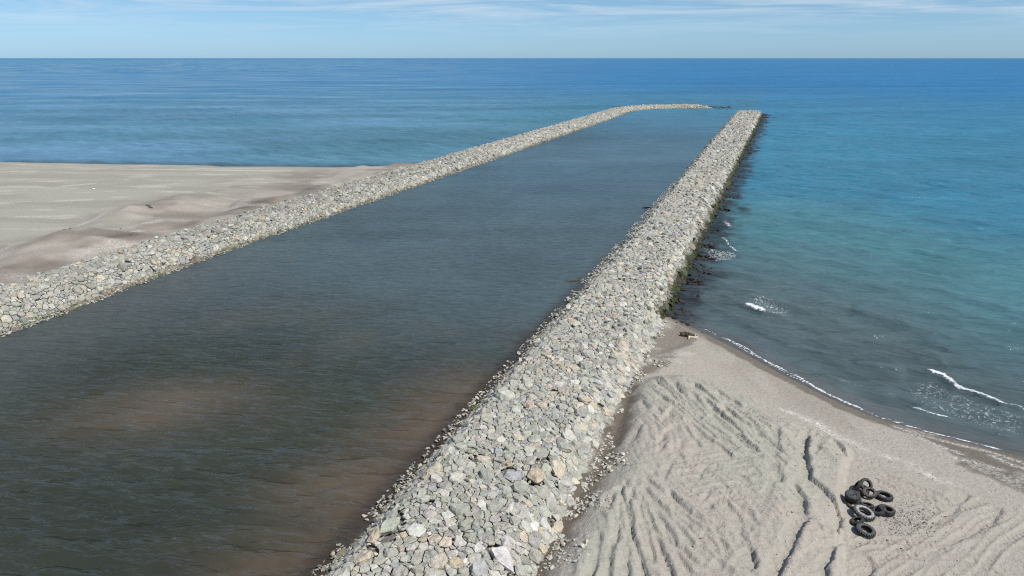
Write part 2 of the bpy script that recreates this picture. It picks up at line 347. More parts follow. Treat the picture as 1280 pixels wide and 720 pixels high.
def right_height(X, Y):
    L = land_right(X, Y)
    q, t = to_qt(X, Y)
    z = np.where(L > 0, 1.15 * (1 - np.exp(-L / 5.5)), np.maximum(L * 0.10, -2.0))
    z = z + 0.10 * (fbm(X / 6, Y / 6, 3) - .5) * sstep(1, 6, L)
    md = sdf(X, Y, MOUND)
    soft = 0.5 + 1.6 * np.clip(1 - np.abs(t + 6.5) / 5.5, 0, 1)
    m = sstep(-0.15, 1, (md / soft))
    m = m * (1 - 0.55 * sstep(14, 24, X))
    z = z + m * 0.75
    # bulldozed furrows
    inside = sstep(0.2, 1.6, md)
    a1, a2, a3 = dirang((889, 525), (949, 577)), dirang((804, 660), (876, 722)), dirang((778, 616), (806, 724))
    up = inside * sstep(38, 43, Y) ; lo = inside * (1 - sstep(36, 41, Y))
    lf = lo * (1 - sstep(6.0, 9.0, X)); lr = lo - lf
    sc = 0
    for wgt, an, sd_, lu, lv, am in ((up, a1, 21, 5.0, .95, .80), (lf, a3, 31, 6.0, .55, .50), (lr * sstep(14.5, 11.5, X), a2, 41, 5.0, .6, .55)):
        n = strips(X, Y, an, lu, lv, sd_)
        sc = sc + wgt * am * (np.abs(n - .5) * 2 - .25) * (0.35 + fbm(X / 4, Y / 4, sd_ + 3, 2))
    z = z + sc * 0.42
    z = z + inside * 0.20 * (fbm(X / 1.6, Y / 1.6, 51, 4) - .5) + inside * .11 * (fbm(X / .45, Y / .45, 53, 3) - .5) * sstep(.4, .65, fbm(X / 3, Y / 3, 55, 2))
    for an, sd_, lv, am in ((a1, 25, .34, .16), (a2, 45, .28, .14), (a3, 35, .26, .13)):     # scrape marks of the bucket teeth
        z = z + inside * am * (np.abs(strips(X, Y, an, 4.5, lv, sd_) - .5) - .1) * sstep(.5, .62, fbm(X / 5, Y / 5, sd_ + 7, 2))
    grn = 0.22 + 0.55 * inside * sstep(.47, .62, fbm(X / 5, Y / 5, 61, 3)) + np.clip(-sc * 1.2, 0, .3)
    neg, posd = 0 * z, 0 * z
    for P, sgn, dep, wid in RUTS:
        c = np.mean(P, axis=0); rad = max(np.hypot(*(p - c)) for p in P) + 3
        k = np.nonzero(np.hypot(X - c[0], Y - c[1]) < rad)[0]
        if not len(k): continue
        x, y = X[k], Y[k]; jk = min(1, wid / .7)
        jx, jy = (fbm(x / .6, y / .6, 71, 3, .6) - .5) * .3 * jk, (fbm(x / .6, y / .6, 81, 3, .6) - .5) * .3 * jk
        d, s_, run, LL = pdist(x + jx, y + jy, P)
        sd_ = d * s_ * sgn                       # + on the bank, - in the bed
        endf = sstep(-.1, .5, run) * sstep(-.1, .5, LL - run) * (.6 + .55 * fbm(x / 1.4, y / 1.4, 83, 2)) * np.exp(-np.maximum(d - wid * 1.6, 0) * 4)
        bed = -sstep(-wid * 1.7, -wid * .05, sd_) ** 1.6 * sstep(.06, -.06, sd_)
        berm = np.exp(-((sd_ - .22) / .22) ** 2) * .4 + np.exp(-((sd_ + wid * 1.5) / .4) ** 2) * .25
        neg[k] = np.minimum(neg[k], endf * dep * bed); posd[k] = np.maximum(posd[k], endf * dep * berm)
    for P, gw in TRACKS:
        c = np.mean(P, axis=0); rad = max(np.hypot(*(p - c)) for p in P) + 2
        k = np.nonzero(np.hypot(X - c[0], Y - c[1]) < rad)[0]
        if not len(k): continue
        d, s_, run, LL = pdist(X[k] + (fbm(X[k] / 2, Y[k] / 2, 131, 2) - .5) * .5, Y[k], P); dd = d * s_
        for o_ in (-gw, gw):
            e = np.abs(dd - o_); w_ = sstep(.30, .20, e) * sstep(0, .6, run) * sstep(0, .6, LL - run) * sstep(.3, .5, fbm(X[k] / 1.5, Y[k] / 1.5, 133, 2))
            lug = np.sin((run + np.abs(dd - o_) * .9) * 2 * PI / .34)
            neg[k] = np.minimum(neg[k], w_ * (-.055 + .04 * lug)); posd[k] = np.maximum(posd[k], .05 * np.exp(-((e - .36) / .09) ** 2) * sstep(0, .6, run) * sstep(0, .6, LL - run))
    z = z + neg + posd
    # stones and clods are in the bump; the strip of bare wet sand under the rocks
    dw = sdf(X, Y, WETP)
    wet = sstep(-.3, .5, dw + .45 + (fbm(X / 1.2, Y / 1.2, 91, 3) - .5) * 1.3) * (.95 - .35 * sstep(50, 60, Y))
    z = z - .18 * sstep(-.3, 1.0, dw)
    ds = sdf(X, Y, SWASH); wet = np.maximum(wet, sstep(-.35, .35, ds + (fbm(X / 1.0, Y / 1.0, 95, 3) - .5) * .9) * .85)
    wet = np.maximum(wet, sstep(2.4, .2, L + (fbm(X / 2, Y / 2, 98, 2) - .5) * 1.2) * .9)
    wet = np.maximum(wet, 0.25 * sstep(7, 3, L) * sstep(.4, .6, fbm(X / 3, Y / 8, 97, 3)))
    shell = np.exp(-(pdist(X + (fbm(X / 2, Y / 2, 92, 2) - .5) * 1.2, Y, WRACK)[0] / .36) ** 2) * sstep(.22, .5, fbm(X / 1.5, Y / 1.5, 94, 3))
    for P in SWF: shell = np.maximum(shell, np.exp(-(pdist(X, Y, P)[0] / .28) ** 2) * .9)
    shell = np.maximum(shell, sstep(-.3, .6, ds) * .45 * sstep(.45, .6, fbm(X / 2, Y / 2, 99, 3)) * sstep(26, 29, X))
    for p in (pl((806, 436), (822, 439), z=.5), pl((812, 451), (845, 455), z=.6), pl((828, 448), (862, 446), z=.5), pl((818, 412), (834, 409), z=.3)):
        shell = np.maximum(shell, .55 * np.exp(-(pdist(X, Y, p)[0] / .4) ** 2))
    return z, np.stack([np.clip(wet, 0, 1), np.clip(shell, 0, 1), np.clip(grn, 0, 1)], 1)
def grid(xs, ys):
    X, Y = np.meshgrid(xs, ys); nx, ny = len(xs), len(ys)
    i = (np.arange(ny - 1)[:, None] * nx + np.arange(nx - 1)[None]).ravel()
    return X.ravel(), Y.ravel(), np.stack([i, i + 1, i + 1 + nx, i + nx], 1)
xs = np.concatenate([np.linspace(-40, -3, 20), np.arange(-2.6, 31, 0.085), np.linspace(31.2, 44, 70), np.linspace(46, 120, 30)])
ys = np.concatenate([np.linspace(-120, 20, 30), np.linspace(21, 29.5, 40), np.arange(29.6, 58, 0.085), np.arange(58.2, 84, 0.2)])
X, Y, Fc = grid(xs, ys)
Zr, mask = right_height(X, Y)
tq = to_qt(X, Y)[1]
Zr = np.where(tq < -15, np.minimum(Zr, 0.0 - (-15 - tq) * .3), Zr)      # dips under the breakwater to the channel bed
Zr = np.maximum(Zr, -2.5)
beach = mesh_obj('right_beach', np.stack([X, Y, Zr], 1), Fc, M_SAND, attrs={'mask': mask}, smooth=True)
tag(beach, 'rutted grey sand beach between the breakwater and the breaking waves', kind='structure')
ZG, XG, YG = Zr.reshape(len(ys), len(xs)), xs, ys
def right_z(x, y):
    """height of the sand, read off the beach mesh"""
    i = int(np.clip(np.searchsorted(XG, x) - 1, 0, len(XG) - 2)); j = int(np.clip(np.searchsorted(YG, y) - 1, 0, len(YG) - 2))
    u, v = (x - XG[i]) / (XG[i + 1] - XG[i]), (y - YG[j]) / (YG[j + 1] - YG[j])
    return float((ZG[j, i] * (1 - u) + ZG[j, i + 1] * u) * (1 - v) + (ZG[j + 1, i] * (1 - u) + ZG[j + 1, i + 1] * u) * v)

# ------------------------------------------------------------------ left beach
def pll(*p, z=1.4): return [at(x, y, z) for x, y in p]
DUNE = pll((0, 345), (60, 322), (110, 296), (150, 277), (190, 262), (235, 250))
WHITES = [pll((80, 291), (105, 282), (135, 272)), pll((0, 318), (18, 311), (32, 306)), pll((130, 296), (165, 288), (200, 277)), pll((135, 300), (175, 291)), pll((108, 293), (125, 288)), pll((0, 251), (60, 251), (110, 249)), pll((255, 217), (285, 217)), pll((400, 219), (470, 217)), pll((20, 204), (60, 205)), pll((165, 206), (215, 209), z=.2), pll((270, 229), (330, 228)), pll((0, 214), (40, 214)), pll((80, 232), (115, 229)), pll((150, 213), (260, 214), (380, 215), z=.8)]
def left_height(X, Y):
    d, s, _, _ = pdist(X, Y, SH_L); L = d * s + (fbm(X / 14, Y / 14, 101, 3) - .5) * 5
    z = np.where(L > 0, 1.3 * (1 - np.exp(-L / 7)), np.maximum(L * .10, -2))
    z = z + .28 * (fbm(X / 14, Y / 14, 103, 4) - .5) * sstep(2, 12, L)
    dd, ss, run, LL = pdist(X, Y, DUNE)
    z = z + 1.25 * np.exp(-(np.maximum(dd * np.where(ss > 0, .6, 1), 0) / 4.2) ** 2) * (.7 + .8 * (fbm(X / 6, Y / 6, 107, 3) - .3))
    q, t = to_qt(X, Y)
    z = np.where(t > -80, z - (t + 80) * .12, z)
    nearb = sstep(-112, -88, t + (fbm(X / 12, Y / 12, 109, 3) - .5) * 30)
    wet = .07 + .16 * sstep(.45, .6, fbm(X / 20, Y / 5, 125, 4)) + .42 * nearb * sstep(.42, .6, fbm(X / 9, Y / 9, 111, 4)) + .8 * sstep(2.0, 0, L) + .28 * sstep(10, 3, L)
    wet = wet + .35 * np.exp(-((t + 84) / 1.6) ** 2) * sstep(.4, .6, fbm(X / 5, Y / 5, 119, 3))
    grn = .95 - .95 * nearb - .5 * sstep(9, 4, L) + .35 * (fbm(X / 16, Y / 5, 113, 4) - .5)
    sh = 0 * X
    for P in WHITES: sh = np.maximum(sh, np.exp(-(pdist(X, Y, P)[0] / (.3 + .0035 * np.hypot(*P[0]))) ** 2) * .75 * sstep(.3, .6, fbm(X / 6, Y / 3, 121, 3)))
    sh = np.maximum(sh, .45 * sstep(.60, .75, fbm(X / 9, Y / 3, 117, 5)))
    z = z + (.22 * nearb + .06) * (fbm(X / 3.5, Y / 3.5, 123, 4) - .5) + .9 * nearb * sstep(.5, .75, fbm(X / 9, Y / 9, 127, 2))
    return z, np.stack([np.clip(wet, 0, 1), np.clip(sh, 0, 1), np.clip(grn, 0, 1)], 1)
xs = np.concatenate([np.linspace(-700, -190, 40), np.arange(-188, -20, .45)])
ys = np.concatenate([np.linspace(-120, 55, 40), np.arange(56, 200, .45)])
X, Y, Fc = grid(xs, ys); q_, t_ = to_qt(X, Y)
Zl, mask = left_height(X, Y); Zl = np.where(t_ > -77, np.minimum(Zl, -.4 - (t_ + 77) * .3), Zl); Zl = np.maximum(Zl, -2.5)
lb = mesh_obj('left_beach', np.stack([X, Y, Zl], 1), Fc, M_SAND, attrs={'mask': mask}, smooth=True)
tag(lb, 'flat grey sand spit behind the left breakwater', kind='structure')
def left_z(x, y): return float(left_height(np.array([x]), np.array([y]))[0][0])

# ------------------------------------------------------------------ water: one sheet out to the horizon
dr = [18.0]
while dr[-1] < 28: dr.append(dr[-1] * 1.01)
while dr[-1] < 430: dr.append(dr[-1] * 1.0034)
while dr[-1] < 1500: dr.append(dr[-1] * 1.008)
while dr[-1] < 90000: dr.append(dr[-1] * 1.06)
dr = np.array(dr)
az = np.concatenate([np.linspace(-175, -52, 60), np.arange(-51.6, -38, .5), np.arange(-37.6, 38.6, .115), np.arange(39, 52, .5), np.linspace(52.5, 175, 60)]) * PI / 180
A, D = np.meshgrid(az, dr); A, D = A.ravel(), D.ravel()
nx = len(az); i = (np.arange(len(dr) - 1)[:, None] * nx + np.arange(nx - 1)[None]).ravel()
Fw = np.stack([i, i + 1, i + 1 + nx, i + nx], 1)
X, Y = D * np.sin(A), D * np.cos(A)
q, t = to_qt(X, Y)
chan = sstep(-77, -72, t) * sstep(-15, -19, t) * sstep(392, 372, q)
side_r = sstep(-22, -14, t + sstep(380, 600, q) * 0)          # right of the right breakwater
L = -land_right(X, Y); L = np.where(t > -16, L, 60)               # metres out from the right waterline
bw = np.where((q < 385), t + 8.7, np.hypot(t + 14, q - 380))      # metres right of the right breakwater
lin = lambda r, g, b: np.array([r, g, b])
C_far, C_mid, C_teal, C_shal, C_sand = lin(.017, .138, .305), lin(.041, .166, .250), lin(.060, .158, .182), lin(.068, .096, .102), lin(.085, .085, .082)
def mixv(a, b, f): return a * (1 - f[:, None]) + b * f[:, None]
Lr = L + (fbm(X / 25, Y / 25, 201, 3) - .5) * 22
col = mixv(np.tile(C_sand, (len(X), 1)), C_shal, sstep(-1, 4, L))
col = mixv(col, C_teal, sstep(9, 46, Lr)); col = mixv(col, C_mid, sstep(40, 100, Lr)); col = mixv(col, C_far, sstep(150, 900, D))
left_sea = sstep(-76, -84, t)
col = mixv(col, lin(.102, .218, .325), left_sea * sstep(30000, 300, D) * sstep(.25, -.35, A) * np.clip(.62 + 2.2 * (fbm(X / 60, Y / 22, 205, 4) - .5), .2, 1.15))
dl, sl_, _, _ = pdist(X, Y, SH_L); Ls = -dl * sl_
col = mixv(col, lin(.05, .10, .14), left_sea * sstep(9, 1, Ls) * sstep(250, 230, D))
# dark drowned rocks along the breakwater's right foot
dk = sstep(5.2 - 2.0 * sstep(100, 200, q), .2, bw + (fbm(X / 2.2, Y / 2.2, 207, 4) - .5) * 7) * side_r * sstep(68, 76, q) * sstep(400, 385, q)
col = mixv(col, lin(.022, .026, .030), np.clip(dk * .9, 0, 1))
# channel: turbid brown near; bluer towards the mouth, sky reflection put into the colour
nz = fbm(X / 11, Y / 5, 211, 4)
cc = mixv(np.tile(lin(.031, .036, .026), (len(X), 1)), lin(.059, .088, .098), sstep(42, 78, q)); cc = mixv(cc, lin(.058, .112, .150), sstep(80, 190, q)); cc = mixv(cc, lin(.044, .145, .230), sstep(190, 370, q))
brown = np.maximum(sstep(-31, -21.5, t + (nz - .5) * 9) * sstep(62, 46, q + (nz - .5) * 10), .75 * np.exp(-((X + 27) / 7) ** 2 - ((Y - 51 - (nz - .5) * 12) / 5.5) ** 2))
brown = np.maximum(brown, .34 * sstep(36, 46, q) * sstep(.52, .66, fbm(q / 22 + 3, t / 15, 213, 4)) * sstep(78, 50, q))
cc = mixv(cc, lin(.092, .071, .050), np.clip(brown * .9, 0, 1))
cc = mixv(cc, lin(.072, .084, .085), .75 * sstep(-50, -68, t) * sstep(90, 60, q))
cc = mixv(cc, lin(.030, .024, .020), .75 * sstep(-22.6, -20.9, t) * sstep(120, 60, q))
col = mixv(col, cc, chan)
# swell running in on the right beach
Z = np.zeros(len(X)); foam = np.zeros(len(X))
near = np.nonzero((D < 260) & (side_r > .5))[0]; x, y, l = X[near], Y[near], L[near]
wob = (fbm(x / 9, y / 9, 221, 3) - .5) * 5
amp = .24 * sstep(0, 3, l) * sstep(80, 10, l)
ph = (l + wob) / 4.4
Z[near] += amp * (np.abs(np.cos(ph * PI)) ** .7 * -1 + .6) * (.5 + fbm(x / 12, y / 6, 223, 2))
wr = np.random.default_rng(77)
def wind_sea(x, y, d, crest_deg, spread, lmin, lmax, n, steep):
    z = np.zeros(len(x))
    for k in range(n):
        lam = lmin * (lmax / lmin) ** ((k + wr.random()) / n); an = R(crest_deg + wr.normal(0, spread)) + PI / 2; p0 = wr.random() * 6.283
        kx, ky = math.cos(an) * 2 * PI / lam, math.sin(an) * 2 * PI / lam
        a = steep * lam / (2 * PI) * math.sqrt(2.0 / n)
        vis_ = sstep(2.6, 4.5, lam / (d * .0036))                # leave out what the mesh is too coarse to carry
        z += a * vis_ * np.sin(kx * x + ky * y + p0)
    return z
dm = np.nonzero((D < 1500) & (np.abs(A) < R(52)))[0]
xx, yy, dd_ = X[dm], Y[dm], D[dm]
ck = chan[dm]; gust = .55 + .9 * fbm(xx / 40, yy / 22, 225, 3)
Zs = wind_sea(xx, yy, dd_, -27, 19, 1.2, 7.5, 60, .24) + wind_sea(xx, yy, dd_, -24, 10, 7, 16, 10, .05); Zc = wind_sea(xx, yy, dd_, -8, 16, .7, 2.6, 56, .21) + wind_sea(xx, yy, dd_, -20, 15, 4, 9, 8, .02)
shel = sstep(-.2, 3.0, L[dm]) * (.35 + .65 * sstep(0, 14, L[dm])); shel = np.where(side_r[dm] > .5, shel, 1.0)
Z[dm] += (Zs * (1 - ck) * shel + Zc * ck) * gust
BREAK = [  # crest lines that are breaking: points, height, foam width
    ([(1148, 464), (1162, 470), (1178, 474), (1196, 483), (1215, 489), (1240, 498), (1262, 507), (1290, 517)], .34, .27, .92),
    ([(1133, 503), (1142, 509), (1160, 515), (1180, 521), (1200, 526)], .22, .30, .85), ([(1238, 542), (1255, 547), (1275, 551)], .12, .22, .7),
    ([(926, 380), (934, 384), (944, 388), (955, 391), (966, 392)], .30, .42, 1.0),
    ([(899, 300), (907, 304), (914, 309), (920, 313), (929, 317)], .15, .3, .85),
    ([(903, 276), (909, 280), (917, 285)], .2, .5, .7),
    ([(900, 421), (920, 431), (935, 438), (950, 449), (970, 459), (990, 469), (1005, 478), (1020, 486), (1040, 496), (1062, 506), (1084, 516)], .10, .17, .9),
    ([(1100, 521), (1125, 528), (1156, 536)], .03, .16, .6),
    ([(872, 408), (890, 416), (910, 427), (935, 441), (960, 455), (985, 470), (1012, 483), (1040, 497), (1062, 507), (1085, 517), (1105, 524), (1125, 530), (1160, 540), (1200, 550), (1240, 560), (1290, 572)], .03, .13, .85),
    ([(1060, 455), (1085, 461), (1110, 466), (1135, 470)], .26, .12, .42), ([(985, 452), (1020, 466), (1050, 478), (1085, 487), (1120, 497)], .24, .10, .42), ([(1180, 440), (1215, 452), (1260, 466), (1300, 480)], .24, .12, .42),
    ([(960, 410), (1000, 421), (1040, 436), (1080, 446)], .24, .1, .42), ([(900, 395), (930, 404), (960, 420), (990, 433)], .2, .1, .42), ([(1000, 372), (1060, 388), (1130, 408), (1200, 425)], .2, .1, 0), ([(1100, 350), (1180, 368), (1270, 390)], .2, .1, 0),
]
SPECK = [  # patches of spent foam: polygon, strength
    ([(1150, 470), (1180, 478), (1215, 494), (1250, 508), (1290, 522), (1290, 556), (1250, 544), (1200, 528), (1165, 515), (1135, 500), (1120, 486)], .40),
    ([(930, 372), (955, 371), (985, 385), (1000, 392), (985, 397), (960, 394), (940, 388)], .46), ([(890, 390), (920, 385), (940, 393), (925, 402), (898, 402)], .34),
    ([(875, 312), (900, 310), (930, 318), (915, 326), (880, 326)], .48), ([(898, 276), (912, 274), (922, 288), (905, 287)], .44), ([(1160, 438), (1200, 440), (1215, 452), (1175, 452)], .33),
    ([(1000, 462), (1060, 470), (1100, 482), (1085, 492), (1030, 482)], .30), ([(930, 440), (1000, 470), (1085, 512), (1095, 506), (1020, 470), (950, 436)], .33),
]
l0 = land_right
for P, hgt, fw, fs in BREAK:
    P = [at(*p) for p in P]; d, s_, run, LL = pdist(x, y, P); sd_ = d * s_       # + towards the beach
    e = sstep(0, 1.6, run + .4) * sstep(0, 1.6, LL - run + .4)
    sd_ = sd_ + (fbm(x / 1.3, y / 1.3, 241, 3) - .5) * .4; fs_ = fs * (.72 + .5 * fbm(x / 2.3, y / 2.3, 243, 2))
    Z[near] += hgt * e * np.where(sd_ > 0, np.exp(-(sd_ / .45) ** 2), np.exp(-(sd_ / 1.5) ** 2))
    foam[near] = np.maximum(foam[near], fs_ * e * np.where(sd_ > 0, np.exp(-(sd_ / (fw * .5)) ** 2), np.exp(-(sd_ / (fw * .95)) ** 2)))
for P, st in SPECK:
    P = [at(*p) for p in P]; f_ = sstep(-1.2, 1.2, sdf(x, y, P)); foam[near] = np.maximum(foam[near], st * f_)
rw = np.nonzero((D < 400) & (bw > -2) & (bw < 4) & (q > 70) & (q < 384))[0]
foam[rw] = np.maximum(foam[rw], .30 * sstep(.55, .75, fbm(X[rw] / 4, Y[rw] / 4, 231, 3)))
foam = np.maximum(foam, .5 * left_sea * sstep(-2, .5, Ls) * sstep(3.5, 1, Ls) * sstep(.45, .62, fbm(X / 12, Y / 5, 233, 3)) * (D < 400))
calm = .55 + .45 * sstep(1, 8, np.abs(L)) - .18 * chan
water = mesh_obj('water', np.stack([X, Y, Z], 1), Fw, M_WATER, attrs={'col': col, 'wave': np.stack([foam, chan, calm], 1)}, smooth=True)
tag(water, 'calm blue sea and brown channel water out to the horizon', kind='structure')

# ------------------------------------------------------------------ breakwaters
class Mound:
    """centre line + cross profile; surface coordinates (s along, tau across the face)"""
    def __init__(self, line, prof):
        L = [np.array(line[0], float)]
        for a, b in zip(line[:-1], line[1:]):
            a, b = np.array(a), np.array(b); n = max(1, int(np.hypot(*(b - a)) / 1.5))
            for k in range(1, n + 1): L.append(a + (b - a) * k / n)
        L = np.array(L)
        for _ in range(30): L[1:-1] = .5 * L[1:-1] + .25 * (L[:-2] + L[2:])
        self.L = L; ds = np.hypot(*np.diff(L, axis=0).T); self.s = np.concatenate([[0], np.cumsum(ds)]); self.S = self.s[-1]
        T = np.gradient(L, axis=0); self.T = T / np.hypot(*T.T)[:, None]; self.prof = prof
    def section(self, s):
        o, z, endk = self.prof(s); return np.array(o), np.array(z)
    def plen(self):
        o, z = self.section(self.S * .3); self.cum = np.concatenate([[0], np.cumsum(np.hypot(np.diff(o), np.diff(z)))]); self.P = self.cum[-1]; return self.P
    def at(self, s, tau):
        o, z = self.section(s); f = np.interp(tau, self.cum, np.arange(len(self.cum)))
        k = min(int(f), len(o) - 2); fr = f - k
        off, zz = o[k] + (o[k + 1] - o[k]) * fr, z[k] + (z[k + 1] - z[k]) * fr
        cxy = np.array([np.interp(s, self.s, self.L[:, 0]), np.interp(s, self.s, self.L[:, 1])])
        T = np.array([np.interp(s, self.s, self.T[:, 0]), np.interp(s, self.s, self.T[:, 1])]); T /= np.hypot(*T)
        Nn = np.array([T[1], -T[0]])
        e = self.S - s                                   # the head slopes down to the water
        p = cxy + Nn * off
        return Vector((p[0], p[1], zz)), Vector((Nn[0] * (o[k + 1] - o[k]), Nn[1] * (o[k + 1] - o[k]), z[k + 1] - z[k])).normalized(), Vector((T[0], T[1], 0))
def head(S, s, a):   # 1 along the body, down to 0 over the last metres
    return float(np.clip((S - s) / a, 0, 1)) ** .7
S_R = 367.0
def prof_r(s):
    q = 12 + s; f = head(S_R, s, 6); zr = .55 - 1.15 * float(sstep(60, 74, np.array(q)))
    w_ = 1 - .25 * (1 - f)
    st = float(sstep(45, 90, np.array(q)))
    g = 1.9 * float(sstep(90, 380, np.array(q)))
    return [-(6.1 + g) * w_, -(3.5 + g * .8) * w_, -(3.15 + g * .8) * w_, (3.5 + .4 * g) * w_, (5.9 + .15 * g) * w_], [-.6, -.6 + (2.4 - .45 * st) * f, -.6 + 2.75 * f, -.6 + 2.75 * f, min(zr, -.6 + 2.7 * f)], f
BR = Mound([qt(12, -14.7), qt(12 + S_R, -15.8)], prof_r); BR.plen()
LL_ = [qt(8, -74.4), qt(50, -75.0), qt(74, -76.8), qt(340, -77.4), qt(372, -78.2), qt(392, -75.5), qt(407, -66), qt(415, -52), qt(419, -36)]
def prof_l(s):
    f = head(BL_S, s, 10); b_ = .9 - 1.5 * float(sstep(150, 172, np.array(s + 8.)))
    k = 1 - .3 * float(sstep(330, 400, np.array(s)))
    hc = (2.25 - .4 * float(sstep(330, 400, np.array(s)))) * f - .5 * (1 - f)
    return [-5.6 * k, -2.9 * k, 0, 2.2 * k, 5.4 * k], [min(b_, hc), hc, hc + .05, hc - .05, -.6], f
BL_S = 400.0
BL = Mound(LL_, prof_l); BL_S = BL.S; BL.plen()

def dart(S, P, classes, s_lo=0):
    """seeds of unequal size, large ones first"""
    cell = 1.6; G = {}; out = []
    for r, frac in classes:
        n = int((S - s_lo) * P * frac / (r * r))
        A_ = rng.random((n, 2)); rr = r * np.exp(rng.normal(0, .12, n))
        for (a, b), ri in zip(A_, rr):
            s, tau = s_lo + a * (S - s_lo), b * P
            if s > 130: ri *= 1.25
            gi, gj = int(s / cell), int(tau / cell); ok = True
            for ii in (gi - 1, gi, gi + 1):
                for jj in (gj - 1, gj, gj + 1):
                    for (s2, t2, r2) in G.get((ii, jj), ()):
                        if (s - s2) ** 2 + (tau - t2) ** 2 < (.86 * (ri + r2)) ** 2: ok = False; break
                    if not ok: break
                if not ok: break
            if ok:
                out.append((s, tau, ri)); G.setdefault((gi, gj), []).append((s, tau, ri))
    return out
def cells(seeds):
    kd = kdtree.KDTree(len(seeds))
    for i, (s, t_, r) in enumerate(seeds): kd.insert((s, t_, 0), i)
    kd.balance(); res = []
    for i, (s, t_, r) in enumerate(seeds):
        m = 2.6 * r; poly = [(s - m, t_ - m), (s + m, t_ - m), (s + m, t_ + m), (s - m, t_ + m)]
        for co, j, d in kd.find_n((s, t_, 0), 16):
            if j == i or d < 1e-5: continue
            r2 = seeds[j][2]; di = (d * d + r * r - r2 * r2) / (2 * d)
            nx_, ny_ = (co[0] - s) / d, (co[1] - t_) / d; new = []
            for k in range(len(poly)):
                a, b = poly[k], poly[(k + 1) % len(poly)]
                da = (a[0] - s) * nx_ + (a[1] - t_) * ny_ - di; db = (b[0] - s) * nx_ + (b[1] - t_) * ny_ - di
                if da <= 0: new.append(a)
                if (da < 0) != (db < 0):
                    u = da / (da - db); new.append((a[0] + u * (b[0] - a[0]), a[1] + u * (b[1] - a[1])))
            poly = new
            if len(poly) < 3: break
        if len(poly) < 3: res.append(None); continue
        q_ = [poly[0]]                                     # drop slivers
        for p in poly[1:]:
            if math.hypot(p[0] - q_[-1][0], p[1] - q_[-1][1]) > .22 * r: q_.append(p)
        if len(q_) > 3 and math.hypot(q_[0][0] - q_[-1][0], q_[0][1] - q_[-1][1]) < .22 * r: q_.pop()
        res.append(q_ if len(q_) >= 3 else None)
    return res
def rock_shape(poly, c, r, rnd):
    """a quarried block in its cell: skirt, widest girdle, tilted top facet"""
    n = len(poly); V = []; Fs = []
    gap = .015 + .02 * rnd.random(); tx, ty = rnd.uniform(-.34, .34), rnd.uniform(-.34, .34)
    h = r * (rnd.uniform(.16, .40) if rnd.random() < .85 else rnd.uniform(.4, .62)); cut = rnd.uniform(.62, .92); ox, oy = rnd.uniform(-.12, .12) * r, rnd.uniform(-.12, .12) * r
    for lv in range(3):
        for (a, b) in poly:
            dx, dy = a - c[0], b - c[1]; l = math.hypot(dx, dy) + 1e-6; k = max(.5, (l - gap) / l)
            if lv == 0: V.append((dx * k * .74, dy * k * .74, -.6 * r))
            elif lv == 1: V.append((dx * k, dy * k, r * rnd.uniform(-.10, .16)))
            else:
                j = cut * rnd.uniform(.86, 1.12); x_, y_ = dx * k * j + ox, dy * k * j + oy
                V.append((x_, y_, h + tx * x_ + ty * y_ + rnd.uniform(-.06, .06) * r))
    V.append((ox, oy, h + r * rnd.uniform(-.02, .10)))
    for lv in range(2):
        for k in range(n):
            a, b = lv * n + k, lv * n + (k + 1) % n; Fs.append((a, b, b + n, a + n))
    for k in range(n): Fs.append((2 * n + k, 2 * n + (k + 1) % n, 3 * n))
    Fs.append(tuple(range(n - 1, -1, -1)))
    return V, Fs
def roughen(V, Fs, r, seed, cuts=1):
    bm = bmesh.new(); vs_ = [bm.verts.new(v) for v in V]
    for f in Fs:
        try: bm.faces.new([vs_[i] for i in f])
        except ValueError: pass
    bmesh.ops.bevel(bm, geom=list(bm.edges), offset=.045 * r, segments=1, affect='EDGES', profile=.6, clamp_overlap=True)
    bmesh.ops.triangulate(bm, faces=bm.faces[:])
    big = [e for e in bm.edges if e.calc_length() > .30 * r]
    bmesh.ops.subdivide_edges(bm, edges=big, cuts=cuts, use_grid_fill=True)
    bmesh.ops.triangulate(bm, faces=[f for f in bm.faces if len(f.verts) > 3])
    bm.normal_update(); off = Vector((seed * 3.7, seed * 1.3, seed * 2.1))
    for v in bm.verts:
        p = v.co / r
        v.co += v.normal * r * (.14 * mnoise.noise(p * 1.5 + off) + .09 * mnoise.noise(p * 4.0 + off))
    bm.verts.index_update()
    out = [tuple(v.co) for v in bm.verts], [tuple(v.index for v in f.verts) for f in bm.faces]
    bm.free(); return out
PAL = {'grey': (.360, .357, .305), 'dark grey': (.305, .302, .262), 'blue grey': (.325, .332, .318), 'pale grey': (.43, .422, .37), 'cream': (.47, .42, .33), 'tan': (.43, .365, .27), 'white': (.53, .515, .47)}
def rock_colour(x, y, rnd):
    c = fbm(np.array([x / 5.]), np.array([y / 5.]), 301, 3)[0]; u = rnd.random()
    warm = .07 + .75 * max(0, c - .56)
    if u < warm: k = 'cream' if rnd.random() < .75 else 'tan'
    elif u < warm + .03: k = 'white'
    elif u < warm + .11: k = 'blue grey'
    elif u < warm + .31: k = 'dark grey'
    elif u < warm + .52: k = 'pale grey'
    else: k = 'grey'
    b = rnd.uniform(.9, 1.1); return k, tuple(min(.75, ch * b * rnd.uniform(.97, 1.03)) for ch in PAL[k])

